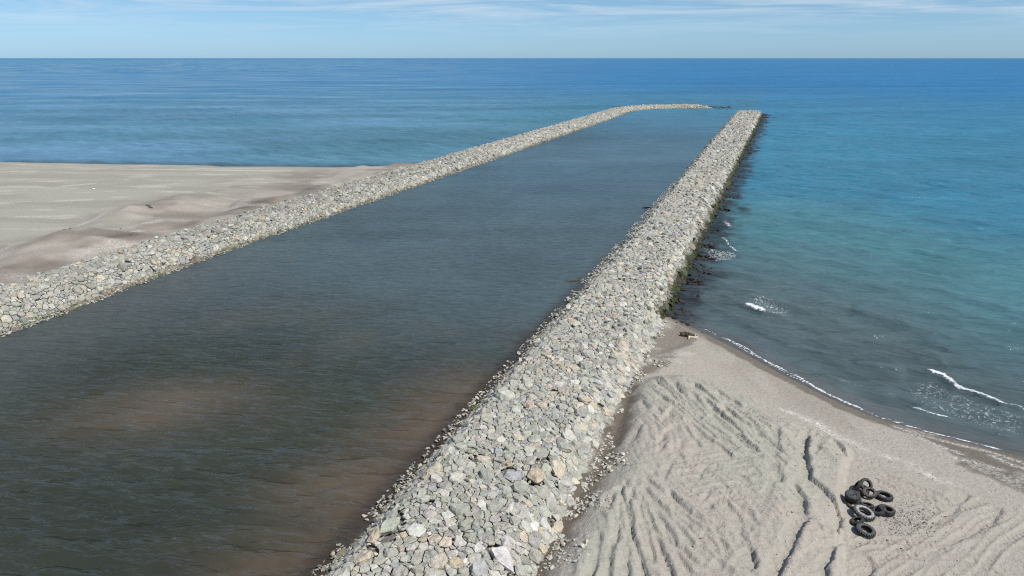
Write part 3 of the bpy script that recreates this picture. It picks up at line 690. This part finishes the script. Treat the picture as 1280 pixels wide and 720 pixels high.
# random loose stones as prototypes
PROTO = []
for k in range(16):
    bm = bmesh.new()
    for _ in range(13):
        v = Vector(np.random.default_rng(500 + k * 20 + _).normal(size=3)).normalized() * random.uniform(.8, 1.1); bm.verts.new((v.x, v.y * .85, v.z * .62))
    r_ = bmesh.ops.convex_hull(bm, input=bm.verts[:]); bmesh.ops.delete(bm, geom=[g for g in r_['geom_interior'] if isinstance(g, bmesh.types.BMVert)], context='VERTS')
    bmesh.ops.triangulate(bm, faces=bm.faces[:]); bm.verts.index_update()
    PROTO.append((np.array([v.co[:] for v in bm.verts]), np.array([[v.index for v in f.verts] for f in bm.faces]))); bm.free()
class Heap:
    def __init__(self): self.V = []; self.F = []; self.C = []; self.n = 0
    def add(self, V, Fs, col):
        V = np.asarray(V); self.V.append(V); self.C.append(np.tile(np.array(col), (len(V), 1)))
        for f in Fs: self.F.append(tuple(i + self.n for i in f))
        self.n += len(V)
    def stone(self, p, r, col, flat=1.0, rnd=random):
        Vp, Fp = PROTO[rnd.randrange(len(PROTO))]
        m = Matrix.Rotation(rnd.uniform(0, 6.28), 3, 'Z') @ Matrix.Rotation(rnd.uniform(-.5, .5), 3, 'X') @ Matrix.Rotation(rnd.uniform(-.5, .5), 3, 'Y')
        V = (Vp * np.array([r * rnd.uniform(.8, 1.25), r, r * flat])) @ np.array(m).T + np.array(p); self.add(V, Fp.tolist(), col)
    def build(self, name, mat, parent=None):
        me = mesh_obj(name, np.concatenate(self.V), self.F, mat, parent, {'col': np.concatenate(self.C)}); return me

def frame_of(B, s, tau):
    p, ta, T = B.at(s, tau)
    p2, tb, _ = B.at(s, min(B.P, tau + .5)); p3, tcv, _ = B.at(s, max(0, tau - .5))
    ta = (ta + tb + tcv).normalized(); nrm = ta.cross(T).normalized()
    if nrm.z < 0: nrm = -nrm
    return p, T, ta, nrm
CLS = [(.56, .03), (.40, .12), (.29, .42), (.205, .7), (.14, .7)]
boulders = []          # candidates for single objects: (pixel size, data)
def build_breakwater(B, label, right):
    root = empty('breakwater', (*B.L[0], 0)); tag(root, label, 'breakwater')
    # core
    V = []; ns = len(B.L)
    for s in np.linspace(0, B.S, ns):
        o, z = B.section(s); c = (np.interp(s, B.s, B.L[:, 0]), np.interp(s, B.s, B.L[:, 1])); T = (np.interp(s, B.s, B.T[:, 0]), np.interp(s, B.s, B.T[:, 1]))
        for k, (a, b) in enumerate(((-1.4, -1.6), (0, -.18), (0, -.25), (0, -.25), (0, -.25), (0, -.18), (1.4, -1.6))):
            oi = o[[0, 0, 1, 2, 3, 4, 4][k]] + a; zi = z[[0, 0, 1, 2, 3, 4, 4][k]] + b
            V.append((c[0] + T[1] * oi, c[1] - T[0] * oi, zi))
    Fs = [(7 * i + k, 7 * i + k + 1, 7 * i + k + 8, 7 * i + k + 7) for i in range(ns - 1) for k in range(6)]
    core = mesh_obj('core', V, Fs, M_CORE, root); core.matrix_parent_inverse = Matrix.Translation((-B.L[0][0], -B.L[0][1], 0))
    seeds = dart(B.S, B.P, CLS, 0)
    cl = cells(seeds); hp = Heap(); rnd = random.Random(11 if right else 12)
    for (s, tau, r), poly in zip(seeds, cl):
        if poly is None: continue
        ed = min(tau, B.P - tau); e_n = mnoise.noise(Vector((s * .35, tau * .1, 3.1)))
        if ed < .35 + .45 * e_n or s > B.S - .4 + 1.2 * e_n: continue
        p, T, ta, nr = frame_of(B, s, tau)
        V, Fs = rock_shape(poly, (s, tau), r, rnd)
        key, colr = rock_colour(p.x, p.y, rnd)
        pxx, pyy, dep = pix(p)
        wl = 1 - float(sstep(.05, .55, np.array(p.z + .15 * e_n)))           # wet and weedy at the waterline
        out_side = right and tau > B.P * .5 and s > 60
        if out_side:
            g = 1 - float(sstep(.3, 1.5, np.array(p.z + .5 * e_n)))
            if g > 0:
                al = (.040, .052, .016) if rnd.random() < .6 else (.05, .045, .035)
                colr = tuple(a * (1 - g) + b * g for a, b in zip(colr, al))
        elif wl > 0 and p.z < .6 and not (right and tau > B.P * .5):
            tn = (.55, .5, .42) if rnd.random() < .8 else (.32, .42, .20)
            colr = tuple(a * (1 - wl * (1 - b)) for a, b in zip(colr, tn))
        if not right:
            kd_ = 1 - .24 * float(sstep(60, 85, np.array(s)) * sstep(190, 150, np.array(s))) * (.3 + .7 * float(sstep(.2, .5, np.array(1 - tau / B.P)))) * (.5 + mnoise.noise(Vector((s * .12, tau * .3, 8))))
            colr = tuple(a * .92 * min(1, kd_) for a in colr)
        world = lambda vv: [tuple(T * a + ta * b + nr * c) for a, b, c in vv]
        if dep < 82:
            V, Fs = roughen(V, Fs, r, rnd.random() * 50, 1)
        elif False: pass
        W = world(V)
        # keep the winding outward
        if T.cross(ta).dot(nr) < 0: Fs = [tuple(reversed(f)) for f in Fs]
        inframe = 2 < pxx < 1278 and 2 < pyy < 718
        vis = r / dep if inframe else 0
        boulders.append((vis, right, hp, W, Fs, colr, key, p, r, s, tau, poly))
    return root, hp
root_r, heap_r = build_breakwater(BR, 'long straight breakwater of pale grey boulders beside the rutted beach and open sea', True)
root_l, heap_l = build_breakwater(BL, 'breakwater of grey boulders with a hooked far end beside the flat sand spit', False)
boulders.sort(key=lambda b: -b[0])
NSOLO = 292
SOLO = boulders[:NSOLO]
for b in boulders[NSOLO:]:
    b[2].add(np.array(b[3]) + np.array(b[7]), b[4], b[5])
# loose stones lying on the faces and small rubble along both feet
rnd = random.Random(5)
for B, hp, right in ((BR, heap_r, True), (BL, heap_l, False)):
    for _ in range(int(B.S * B.P * .13)):
        s, tau = rnd.uniform(0, B.S - 1), rnd.uniform(.6, B.P - .6)
        p, T, ta, nr = frame_of(B, s, tau); d_ = pix(p)[2]
        if d_ < 62 and right: continue
        k, c = rock_colour(p.x, p.y, rnd); r = rnd.uniform(.18, .42)
        if right and tau > B.P * .5 and s > 60 and p.z < 1.1: c = (.045, .05, .022)
        hp.stone(p + nr * (.18 + r * .25), r, c, 1.0, rnd)
for B, hp, rt, nm in ((BR, heap_r, root_r, 'right'), (BL, heap_l, root_l, 'left')):
    o = hp.build('boulders', M_ROCK, rt); o.matrix_parent_inverse = Matrix.Translation((-B.L[0][0], -B.L[0][1], 0)); o['kind'] = 'stuff'

# ------------------------------------------------------------------ the nearest boulders, one object each
def crest_z(px, py):
    """where the sight line of a pixel meets the breakwater"""
    z = 2.4
    for _ in range(12):
        x, y = at(px, py, z); q, t = to_qt(x, y); o, zz = BR.section(max(0, q - 12))
        c = np.interp(q - 12, [0, S_R], [-14.7, -15.8]); zn = float(np.interp(t - c, o, zz)); z = .5 * z + .5 * zn
    return np.array([x, y, z])
# the stones that stand out: pixel of each end (or None and size), width, colour, height, name used in labels, own label
MARKS = [
    ((613, 681), (641, 722), .95, 'white', .62, 'long white slab', 'long white slab lying lengthwise near the sand edge, beside a tan stone'),
    ((686, 576), (704, 604), .75, 'cream', .5, 'long cream slab', 'long cream slab on the sand edge with a tan square block beside it'),
    ((668, 584), (670, 608), 1.15, 'tan', .5, 'tan square block', 'square tan block between the blue grey block and the long cream slab'),
    ((628, 596), (656, 596), 1.05, 'blue grey', .5, 'blue grey block', 'broad flat blue grey block next to the tan square block'),
    ((694, 609), (716, 605), .85, 'pale grey', .55, 'rounded pale boulder', 'rounded pale boulder on the sand edge below the long cream slab'),
    ((560, 704), (580, 710), .75, 'tan', .5, 'orange tan stone', 'orange tan stone sitting alone among grey boulders near the long white slab'),
    ((594, 576), (616, 578), .6, 'cream', .45, 'yellowish stone', 'yellowish cream stone in the middle of the grey crest'),
    ((631, 646), (642, 631), .4, 'white', .45, 'small white stone', 'small bright white stone standing on edge in the grey crest'),
    ((648, 652), (664, 668), .9, 'pale grey', .5, 'pale wedge', 'pale grey wedge shaped boulder near the sand edge'),
    ((446, 706), (462, 690), 1.1, 'cream', .42, 'pinkish cream boulder', 'broad pinkish cream boulder low on the channel slope'),
    ((457, 686), (477, 664), .5, 'tan', .4, 'long tan slab', 'long narrow tan slab lying along the foot of the channel slope'),
    ((478, 672), (500, 646), .85, 'grey', .42, 'long grey slab', 'long grey slab tilted against the channel slope above the long tan slab'),
    ((660, 690), (676, 704), 1.0, 'grey', .5, 'grey corner boulder', 'large grey boulder at the sand edge near the long white slab'),
    ((690, 668), (704, 654), .8, 'cream', .45, 'cream edge boulder', 'cream boulder at the sand edge where the gravel strip starts'),
    ((752, 510), (762, 522), .9, 'cream', .5, 'cream pair', 'cream boulder on the sand edge well seaward of the tan square block'),
    ((735, 505), (745, 512), .9, 'tan', .45, 'tan crest boulder', 'tan boulder on the crest well seaward of the blue grey block'),
    ((770, 458), (782, 466), .9, 'cream', .45, 'far cream boulder', 'cream boulder at the sand edge level with the seaward end of the furrows'),
    ((698, 488), (710, 494), .8, 'tan', .42, 'far tan stone', 'tan stone on the crest level with the seaward end of the furrows'),
    ((742, 478), (754, 484), .7, 'white', .42, 'far white stone', 'whitish stone on the crest seaward of the tan crest boulder'),
    ((655, 505), (668, 511), .8, 'cream', .4, 'channel cream stone', 'cream stone at the channel side of the crest, well seaward of the yellowish stone'),
    ((520, 622), (536, 628), .8, 'pale grey', .4, 'pale channel block', 'pale block high on the channel slope, seaward of the long grey slab'),
    ((640, 545), (656, 552), .7, 'cream', .42, 'cream crest stone', 'cream stone on the middle of the crest seaward of the blue grey block'),
]
marks = []
for (a, b, wd, key, hgt, short, lab) in MARKS:
    A_, B_ = crest_z(*a), crest_z(*b); c = (A_ + B_) / 2; ax = Vector(B_ - A_); ln = max(ax.length, wd * .9); ax.normalize()
    q, t = to_qt(c[0], c[1]); cc_ = np.interp(q - 12, [0, S_R], [-14.7, -15.8]); o_, z_ = BR.section(q - 12)
    tau = float(np.interp(t - cc_, o_, BR.cum))
    p, T, ta, nr = frame_of(BR, q - 12, tau)
    ax = (ax - nr * ax.dot(nr)).normalized(); bx = nr.cross(ax)
    rnd = random.Random(len(marks) + 40); n = 7; poly = []
    for k in range(n):
        an = 6.283 * (k + rnd.uniform(-.22, .22)) / n; ca, sa = math.cos(an), math.sin(an); e = 2.6
        rr = (abs(ca / (ln / 2)) ** e + abs(sa / (wd / 2)) ** e) ** (-1 / e) * rnd.uniform(.9, 1.06); poly.append((rr * ca, rr * sa))
    V, Fs = rock_shape(poly, (0, 0), hgt, rnd)
    V, Fs = roughen(V, Fs, min(wd, .9) * .5, rnd.random() * 50, 1)
    W = [tuple(ax * v[0] + bx * v[1] + nr * v[2]) for v in V]
    if ax.cross(bx).dot(nr) < 0: Fs = [tuple(reversed(f)) for f in Fs]
    base = p + nr * (.10 * hgt + .05)
    col_ = tuple(ch * rnd.uniform(.98, 1.05) for ch in PAL[key])
    o = mesh_obj('boulder', W, Fs, M_ROCK, None, {'col': np.tile(np.array(col_), (len(W), 1))}); o.location = base
    tag(o, lab, 'boulder', 'boulders of the near breakwater')
    marks.append((np.array(base), ln, wd, np.array(ax), np.array(bx), short, q - 12, tau))
used = {}
for b in SOLO:
    vis, right, hp, W, Fs, colr, key, p, r, s, tau, poly = b
    skip = False
    for (mp, ln, wd, ax, bx, short, ms, mt) in marks:
        d = np.array(p) - mp
        if abs(d @ ax) < ln / 2 + r * .25 and abs(d @ bx) < wd / 2 + r * .25: skip = True
    if skip: continue
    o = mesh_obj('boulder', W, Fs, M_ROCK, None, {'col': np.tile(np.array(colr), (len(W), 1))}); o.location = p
    P2 = np.array(poly) - np.mean(poly, axis=0); ev = np.sqrt(np.linalg.eigvalsh(P2.T @ P2)); el = ev[1] / max(ev[0], 1e-6)
    shp = 'long' if el > 1.75 else ('blocky' if el < 1.25 else '')
    siz = 'large' if r > .56 else ('small' if r < .36 else '')
    k = min(range(len(marks)), key=lambda i: math.hypot(marks[i][6] - s, marks[i][7] - tau)); m = marks[k]
    ds, dt = s - m[6], tau - m[7]; dd = math.hypot(ds, dt)
    if abs(ds) > 2.2 * abs(dt): di = 'seaward of' if ds > 0 else 'landward of'
    elif abs(dt) > 2.2 * abs(ds): di = 'sandward of' if dt > 0 else 'channelward of'
    else: di = ('seaward, ' if ds > 0 else 'landward, ') + ('sandward of' if dt > 0 else 'channelward of')
    dist = 'touching, ' if dd < max(m[1], m[2]) / 2 + r + .15 else ('close by, ' if dd < 2.2 else ('a few steps ' if dd < 3.6 else ('several steps ' if dd < 5.5 else 'well ')))
    lab = ' '.join(x for x in (siz, shp, key, 'boulder', (dist + di).strip(), 'the', m[5]) if x)
    tag(o, lab, 'boulder', 'boulders of the near breakwater')

# ------------------------------------------------------------------ rubble, gravel and drowned rocks
rnd = random.Random(21); rub = Heap()
def rubble(n, f):
    for _ in range(n):
        v = f()
        if v is None: continue
        p, r, c = v; rub.stone(p, r, c, .8, rnd)
def pale(): 
    k = rnd.uniform(.8, 1.15); return tuple(x * k for x in rnd.choice([PAL['grey'], PAL['pale grey'], PAL['cream'], PAL['pale grey'], (.45, .41, .37)]))
def sand_foot():
    q = 20 + 52 * rnd.random() ** 1.2; u = rnd.random(); t = -9.3 + 2.3 * u ** 1.6
    if mnoise.noise(Vector((q * .35, t * .3, 5))) < -.25 + .45 * u: return None
    x, y = qt(q, t); r = rnd.uniform(.05, .15) if rnd.random() < .8 else rnd.uniform(.14, .26)
    return (x, y, right_z(x, y) + r * .15), r, pale()
rubble(2000, sand_foot)
def chan_foot(B, sgn, s0, s1):
    def f():
        s = s0 + (s1 - s0) * rnd.random() ** 1.5; tau = (.1 + 1.0 * rnd.random()) if sgn < 0 else B.P - .1 - 1.0 * rnd.random()
        if mnoise.noise(Vector((s * .3, 2, tau * .4))) < -.2: return None
        p, T, ta, nr = frame_of(B, s, tau); r = rnd.uniform(.07, .22)
        out = rnd.uniform(-1.0, .9); hz = ta * (sgn * 1.0); hz = Vector((hz.x, hz.y, 0)).normalized()
        tau0 = .95 if sgn < 0 else B.P - .95
        p, T, ta2, nr = frame_of(B, s, tau0); p = Vector((p.x, p.y, 0)) + hz * out; p.z = max(0, .05 - out * .5) - .06 * rnd.random()
        if out > 0: r *= .8
        c = pale()
        if rnd.random() < .25: c = tuple(x * .5 for x in c)
        return p + Vector((0, 0, .12)), r, c
    return f
rubble(4200, chan_foot(BR, -1, 6, 150)); rubble(3400, chan_foot(BL, 1, 30, 190))
def gaps():
    s = 12 + 40 * rnd.random(); tau = 1 + (BR.P - 2) * rnd.random(); p, T, ta, nr = frame_of(BR, s, tau)
    return p + nr * .02, rnd.uniform(.07, .15), pale()
rubble(3500, gaps)
o = rub.build('rubble', M_ROCK); tag(o, 'small broken stones spilled along the foot of the breakwaters', 'rubble', None, 'stuff')

peb = Heap()
for _ in range(900):
    px = rnd.gauss(1133, 24); py = rnd.gauss(650, 12)
    if px < 1098 + rnd.random() * 14 or py > 690: continue
    x, y = at(px, py, 1.15); r = rnd.uniform(.012, .05) if rnd.random() < .9 else rnd.uniform(.05, .09)
    peb.stone((x, y, right_z(x, y) + r * .3), r, rnd.choice([(.5, .47, .43), (.20, .17, .15), (.28, .24, .21), (.36, .30, .26), (.14, .12, .11)]), .6, rnd)
for _ in range(500):
    x, y = rnd.uniform(1, 30), rnd.uniform(30, 56)
    if land_right(np.array([x]), np.array([y]))[0] < 2.5 or to_qt(x, y)[1] < -6.5: continue
    r = rnd.uniform(.02, .07); peb.stone((x, y, right_z(x, y) + r * .3), r, rnd.choice([(.5, .48, .44), (.16, .14, .12), (.3, .27, .24)]), .7, rnd)
for _ in range(1700):
    x, y = rnd.uniform(0, 26), rnd.uniform(30, 53); m_ = mnoise.noise(Vector((x * .5, y * .5, 4)))
    if m_ < .02 or to_qt(x, y)[1] < -6.2 or x > 24 and rnd.random() < .7: continue
    r = rnd.uniform(.02, .06) if rnd.random() < .93 else rnd.uniform(.06, .11); k = rnd.uniform(.75, 1.05)
    if land_right(np.array([x]), np.array([y]))[0] < 4: continue
    peb.stone((x, y, right_z(x, y) + r * .2), r, (.36 * k, .33 * k, .28 * k), .7, rnd)
o = peb.build('pebbles', M_ROCK); tag(o, 'loose pebbles and clods scattered over the rutted sand near the tyres', 'pebbles', None, 'stuff')

sub = Heap()
for _ in range(4200):
    q = 70 + 312 * rnd.random() ** 1.3; u = rnd.random() ** 1.5; t = -10.2 + (5.2 if q < 110 else 3.4) * u
    if mnoise.noise(Vector((q * .12, t * .3, 9))) < -.35 + .5 * u: continue
    x, y = qt(q, t); r = rnd.uniform(.22, .52); z = rnd.uniform(-.28, .12) - .22 * u
    c = rnd.choice([(.035, .042, .015), (.03, .028, .024), (.045, .04, .032), (.05, .062, .02), (.028, .026, .024)]) if u < .22 else rnd.choice([(.03, .028, .026), (.04, .037, .033), (.024, .023, .024)])
    sub.stone((x, y, z), r, c, .75, rnd)
for _ in range(260):
    a = rnd.random(); px, py = 884 + 30 * a + rnd.gauss(0, 3), 134.5 + .5 * a + rnd.gauss(0, .8); x, y = at(px, py); r = rnd.uniform(.4, .9)
    sub.stone((x, y, rnd.uniform(-.55, .12) * (1.2 - a)), r * .8, rnd.choice([(.04, .038, .034), (.06, .055, .05)]), .7, rnd)
for _ in range(70):
    px, py = 955 + rnd.random() * 14, 146 + rnd.gauss(0, 1.3); x, y = at(px, py); sub.stone((x, y, rnd.uniform(-.45, .0)), rnd.uniform(.4, .7), (.04, .038, .036), .7, rnd)
o = sub.build('weedy_rocks', M_ROCK); tag(o, 'dark weed covered rocks awash along the sea side of the breakwaters', 'weedy rocks', None, 'stuff')

# ------------------------------------------------------------------ dumped tyres
def rubber(name, c1, c2):
    return plain_mat(name, c1, c2, 9.0, .75, .3, .01)
RUB = {'black': rubber('black_rubber', (.022, .022, .024), (.085, .08, .073)), 'grey': rubber('worn_rubber', (.045, .044, .042), (.10, .097, .09)),
       'pale': rubber('bleached_rubber', (.12, .118, .11), (.42, .41, .385)), 'brown': rubber('dusty_rubber', (.06, .052, .045), (.14, .12, .105))}
M_RIM = plain_mat('rusty_blue_rim', (.028, .033, .045), (.085, .095, .12), 7.0, .6)
def lathe(prof, n, closed=True):
    V = []; Fs = []; m = len(prof)
    for k in range(n):
        a = 2 * PI * k / n
        for r, z in prof: V.append((r * math.cos(a), r * math.sin(a), z))
    for k in range(n):
        k2 = (k + 1) % n
        for j in range(m if closed else m - 1):
            j2 = (j + 1) % m; Fs.append((k * m + j, k2 * m + j, k2 * m + j2, k * m + j2))
    return V, Fs
def tyre_parts(root, Ro, Wd, lug, mat, rim=False, tmat=None):
    h = Wd / 2
    prof = [(.60 * Ro, .80 * h), (.66 * Ro, .97 * h), (.76 * Ro, 1.04 * h), (.90 * Ro, .98 * h), (.965 * Ro, .82 * h), (.975 * Ro, 0), (.965 * Ro, -.82 * h), (.90 * Ro, -.98 * h), (.76 * Ro, -1.04 * h), (.66 * Ro, -.97 * h), (.60 * Ro, -.80 * h),
            (.62 * Ro, -.72 * h), (.76 * Ro, -.90 * h), (.89 * Ro, -.74 * h), (.90 * Ro, .74 * h), (.76 * Ro, .90 * h), (.62 * Ro, .72 * h)]
    V, Fs = lathe(prof, 44); mesh_obj('casing', V, Fs, mat, root, smooth=True)
    V = []; Fs = []; nb = 22 if lug else 46; dep = .11 if lug else .035
    for k in range(nb):
        for sd_ in (-1, 1):
            a0 = 2 * PI * (k + (.25 if sd_ > 0 else -.25)) / nb; sk = (.55 if lug else .15) * 2 * PI / nb * 1.4; hw = 2 * PI / nb * (.24 if lug else .32)
            b = len(V)
            for zz, aa in ((.04 * sd_ * h, a0 + sk * .5), (.62 * h * sd_, a0), (1.0 * h * sd_, a0 - sk * .4)):
                out = Ro * (.99 + dep) if abs(zz) < .9 * h else Ro * (.93 + dep)
                inn = Ro * .95 if abs(zz) < .9 * h else Ro * .88
                for rr, da in ((inn, -hw), (out, -hw * .8), (out, hw * .8), (inn, hw)): V.append((rr * math.cos(aa + da), rr * math.sin(aa + da), zz))
            for s_ in (0, 4):
                for j in range(4): Fs.append((b + s_ + j, b + s_ + (j + 1) % 4, b + s_ + 4 + (j + 1) % 4, b + s_ + 4 + j))
            Fs.append((b, b + 1, b + 2, b + 3)); Fs.append((b + 11, b + 10, b + 9, b + 8))
    mesh_obj('tread', V, Fs, tmat or mat, root)
    if rim:
        pr = [(.605 * Ro, .78 * h), (.63 * Ro, .86 * h), (.53 * Ro, .84 * h), (.50 * Ro, .35 * h), (.36 * Ro, .28 * h), (.33 * Ro, .52 * h), (.20 * Ro, .55 * h), (.17 * Ro, .25 * h), (.17 * Ro, .15 * h), (.36 * Ro, .16 * h), (.50 * Ro, .22 * h), (.55 * Ro, .6 * h)]
        V, Fs = lathe(pr, 36); mesh_obj('rim', V, Fs, M_RIM, root, smooth=True)
TYRES = [  # px centre, outer diameter m, width m, lugs, material, tilt towards (dir deg, tilt deg), lift, rim, label
    ((1082.5, 606.5), .86, .26, 0, 'black', (-80, 52), .40, 0, 'small black tyre leaning upright at the top of the pile, sand showing through'),
    ((1071.5, 608), .80, .24, 0, 'black', (150, 62), .32, 0, 'black tyre mostly hidden behind the wheel with the blue rim'),
    ((1087, 616.5), .82, .26, 1, 'brown', (-125, 16), .30, 0, 'dusty brown lugged tyre tilted in front of the small upright tyre'),
    ((1077, 613.5), .92, .26, 0, 'black', (-150, 18), .18, 0, 'black tyre wedged between the dusty brown tyre and the blue rim'),
    ((1065.5, 620.5), .92, .30, 0, 'black', (-100, 10), .46, 1, 'black tyre still on its blue grey rim, on top of another tyre'),
    ((1066.5, 625), .96, .28, 0, 'black', (0, 0), .10, 0, 'dark tyre lying under the wheel with the blue grey rim'),
    ((1068.5, 633.5), .94, .26, 0, 'grey', (100, 6), .02, 0, 'flat dark tyre half buried in sand above the bleached tyre'),
    ((1083.5, 634), .80, .22, 0, 'black', (60, 12), .04, 0, 'low black tyre showing as a dark arc behind the bleached tyre'),
    ((1080, 642), 1.24, .36, 1, 'pale', (-30, 14), .24, 0, 'big sun bleached grey white lugged tyre in the middle of the pile'),
    ((1105.5, 620), 1.06, .32, 0, 'black', (20, 4), .16, 0, 'black tyre lying flat by itself on the sand away from the pile'),
    ((1108, 639), 1.0, .34, 0, 'black', (10, 10), .22, 0, 'black ribbed tyre resting on another tyre at the seaward edge of the pile'),
    ((1098.5, 640.5), .84, .24, 0, 'grey', (170, 30), .14, 0, 'worn grey tyre tipped under the black ribbed tyre'),
    ((1071.5, 652.5), .80, .24, 0, 'black', (150, 26), .20, 0, 'small black tyre tilted between the bleached tyre and the tractor tyre'),
    ((1082, 664.5), 1.05, .36, 1, 'grey', (-50, 10), .20, 0, 'dark grey tractor tyre with deep lugs at the landward end of the pile'),
]
for (pp, dia, wd, lug, mt, (dr_, tl), lift, rim, lab) in TYRES:
    x, y = at(*pp, 1.0 + lift); z = right_z(x, y)
    ax = Vector((math.cos(R(dr_)) * math.sin(R(tl)), math.sin(R(dr_)) * math.sin(R(tl)), math.cos(R(tl))))
    low = dia * .45 * math.sin(R(tl)) + wd * .39 * math.cos(R(tl))
    zz = z + low - .05 if lift < .09 or lift in (.16, .2, .24) else z + max(lift, low - .06)
    if lift == .02: zz = z + .02
    root = empty('tyre', (x, y, zz)); root.rotation_mode = 'QUATERNION'; root.rotation_quaternion = ax.to_track_quat('Z', 'Y')
    tyre_parts(root, dia * .45, wd * .78, lug, RUB[mt], rim, RUB['grey'] if mt == 'pale' else None)
    tag(root, lab, 'tyre', 'old tyres dumped on the sand')

# ------------------------------------------------------------------ driftwood, stray stones
M_WOOD_D = plain_mat('wet_driftwood', (.045, .033, .022), (.10, .075, .05), 6, .9, .6, .03)
M_WOOD_P = plain_mat('dry_driftwood', (.42, .36, .27), (.58, .52, .42), 6, .9, .6, .02)
M_WOOD_G = plain_mat('mossy_log', (.06, .075, .045), (.12, .135, .085), 6, .9, .6, .03)
def limb(name, pts, rad, mat, parent=None, seed=0, n=9):
    V = []; Fs = []; pts = [Vector(p) for p in pts]
    fine = []; 
    for i in range(len(pts) - 1):
        for k in range(4): fine.append((pts[i].lerp(pts[i + 1], k / 4), rad[i] + (rad[i + 1] - rad[i]) * k / 4))
    fine.append((pts[-1], rad[-1]))
    for i, (p, r) in enumerate(fine):
        d = (fine[min(i + 1, len(fine) - 1)][0] - fine[max(i - 1, 0)][0]).normalized(); a = d.cross(Vector((.1, .2, 1))).normalized(); b = d.cross(a)
        for k in range(n):
            an = 2 * PI * k / n; rr = r * (1 + .28 * mnoise.noise(Vector((i * .6, k * 1.3, seed))))
            V.append(tuple(p + a * rr * math.cos(an) + b * rr * math.sin(an)))
    for i in range(len(fine) - 1):
        for k in range(n): Fs.append((i * n + k, i * n + (k + 1) % n, (i + 1) * n + (k + 1) % n, (i + 1) * n + k))
    Fs.append(tuple(range(n))[::-1]); Fs.append(tuple(len(V) - n + k for k in range(n)))
    return mesh_obj(name, V, Fs, mat, parent)
def log_at(name, p0, p1, zf, r, mat, lab, stubs=(), wiggle=.12, seed=1, pale_end=None, sink=.4):
    a, b = at(*p0, .3), at(*p1, .3); za, zb = zf(*a) + r * (1 - sink), zf(*b) + r * (1 - sink)
    root = empty(name, (a[0], a[1], za)); d = Vector((b[0] - a[0], b[1] - a[1], zb - za)); sdv = Vector((-d.y, d.x, 0)) * wiggle
    P = [Vector((0, 0, 0)), d * .35 + sdv, d * .7 - sdv * .3, d]
    limb('trunk', P, [r * .7, r, r * .9, r * .45], mat, root, seed)
    for (u, vx, vy, vz) in stubs:
        s0 = d * u; limb('branch', [s0, s0 + Vector((vx, vy, vz)) * .5, s0 + Vector((vx, vy, vz * 1.2))], [r * .5, r * .38, r * .18], pale_end or mat, root, seed + u)
    tag(root, lab, 'driftwood'); return root
log_at('driftwood_log', (851, 420.5), (867, 421.5), right_z, .26, M_WOOD_D, 'dark wet driftwood log on the sand just above the waterline', ((.3, -.4, .5, .06), (.75, .5, -.3, .05)), .15, 3)
log_at('driftwood_log', (861, 426), (872, 422.5), right_z, .12, M_WOOD_P, 'pale bare driftwood branch beside the dark wet log', ((.6, .25, .4, .2),), .3, 5)
log_at('driftwood_log', (706, 348.5), (734, 347.8), lambda x, y: -.08, .10, M_WOOD_D, 'dark log afloat in the channel with a pale broken branch', ((.72, .4, .4, .16), (.9, .8, .1, .12)), .05, 7, M_WOOD_P)
log_at('driftwood_log', (185, 273.5), (193, 274.5), left_z, .19, M_WOOD_G, 'short dark greenish log on the dune of the flat sand spit', ((.4, .2, .5, .15),), .2, 9)
def stone_thing(name, px, py, zf, r, c, lab, group=None, seed=0, flat=.8):
    rnd = random.Random(seed); x, y = at(px, py, .8 if zf is left_z else .3)
    Vp, Fp = PROTO[seed % len(PROTO)]; V = Vp * np.array([r * 1.15, r, r * flat])
    V2, F2 = roughen([tuple(v) for v in V], [tuple(f) for f in Fp.tolist()], r, seed + .5, 1)
    o = mesh_obj(name, V2, F2, M_ROCK, None, {'col': np.tile(np.array(c), (len(V2), 1))}); o.location = (x, y, zf(x, y) + r * .25)
    tag(o, lab, 'stone', group); return o
stone_thing('stone', 117.5, 240, left_z, .38, (.74, .73, .70), 'lone white stone far out on the flat sand spit', None, 1)
stone_thing('stone', 808.5, 259, lambda x, y: .15, .7, (.05, .05, .05), 'dark stone at the channel waterline halfway along the straight breakwater', None, 2, .6)
for i, (px, py) in enumerate([(92, 309), (103, 301), (95, 303), (84, 306), (152, 297), (166, 308)]):
    stone_thing('stone', px, py, left_z, .17 + .04 * (i % 3), (.12, .11, .09), 'small dark stone on the sand between dune and boulders of the left breakwater', 'dark stones on the spit', 3 + i)
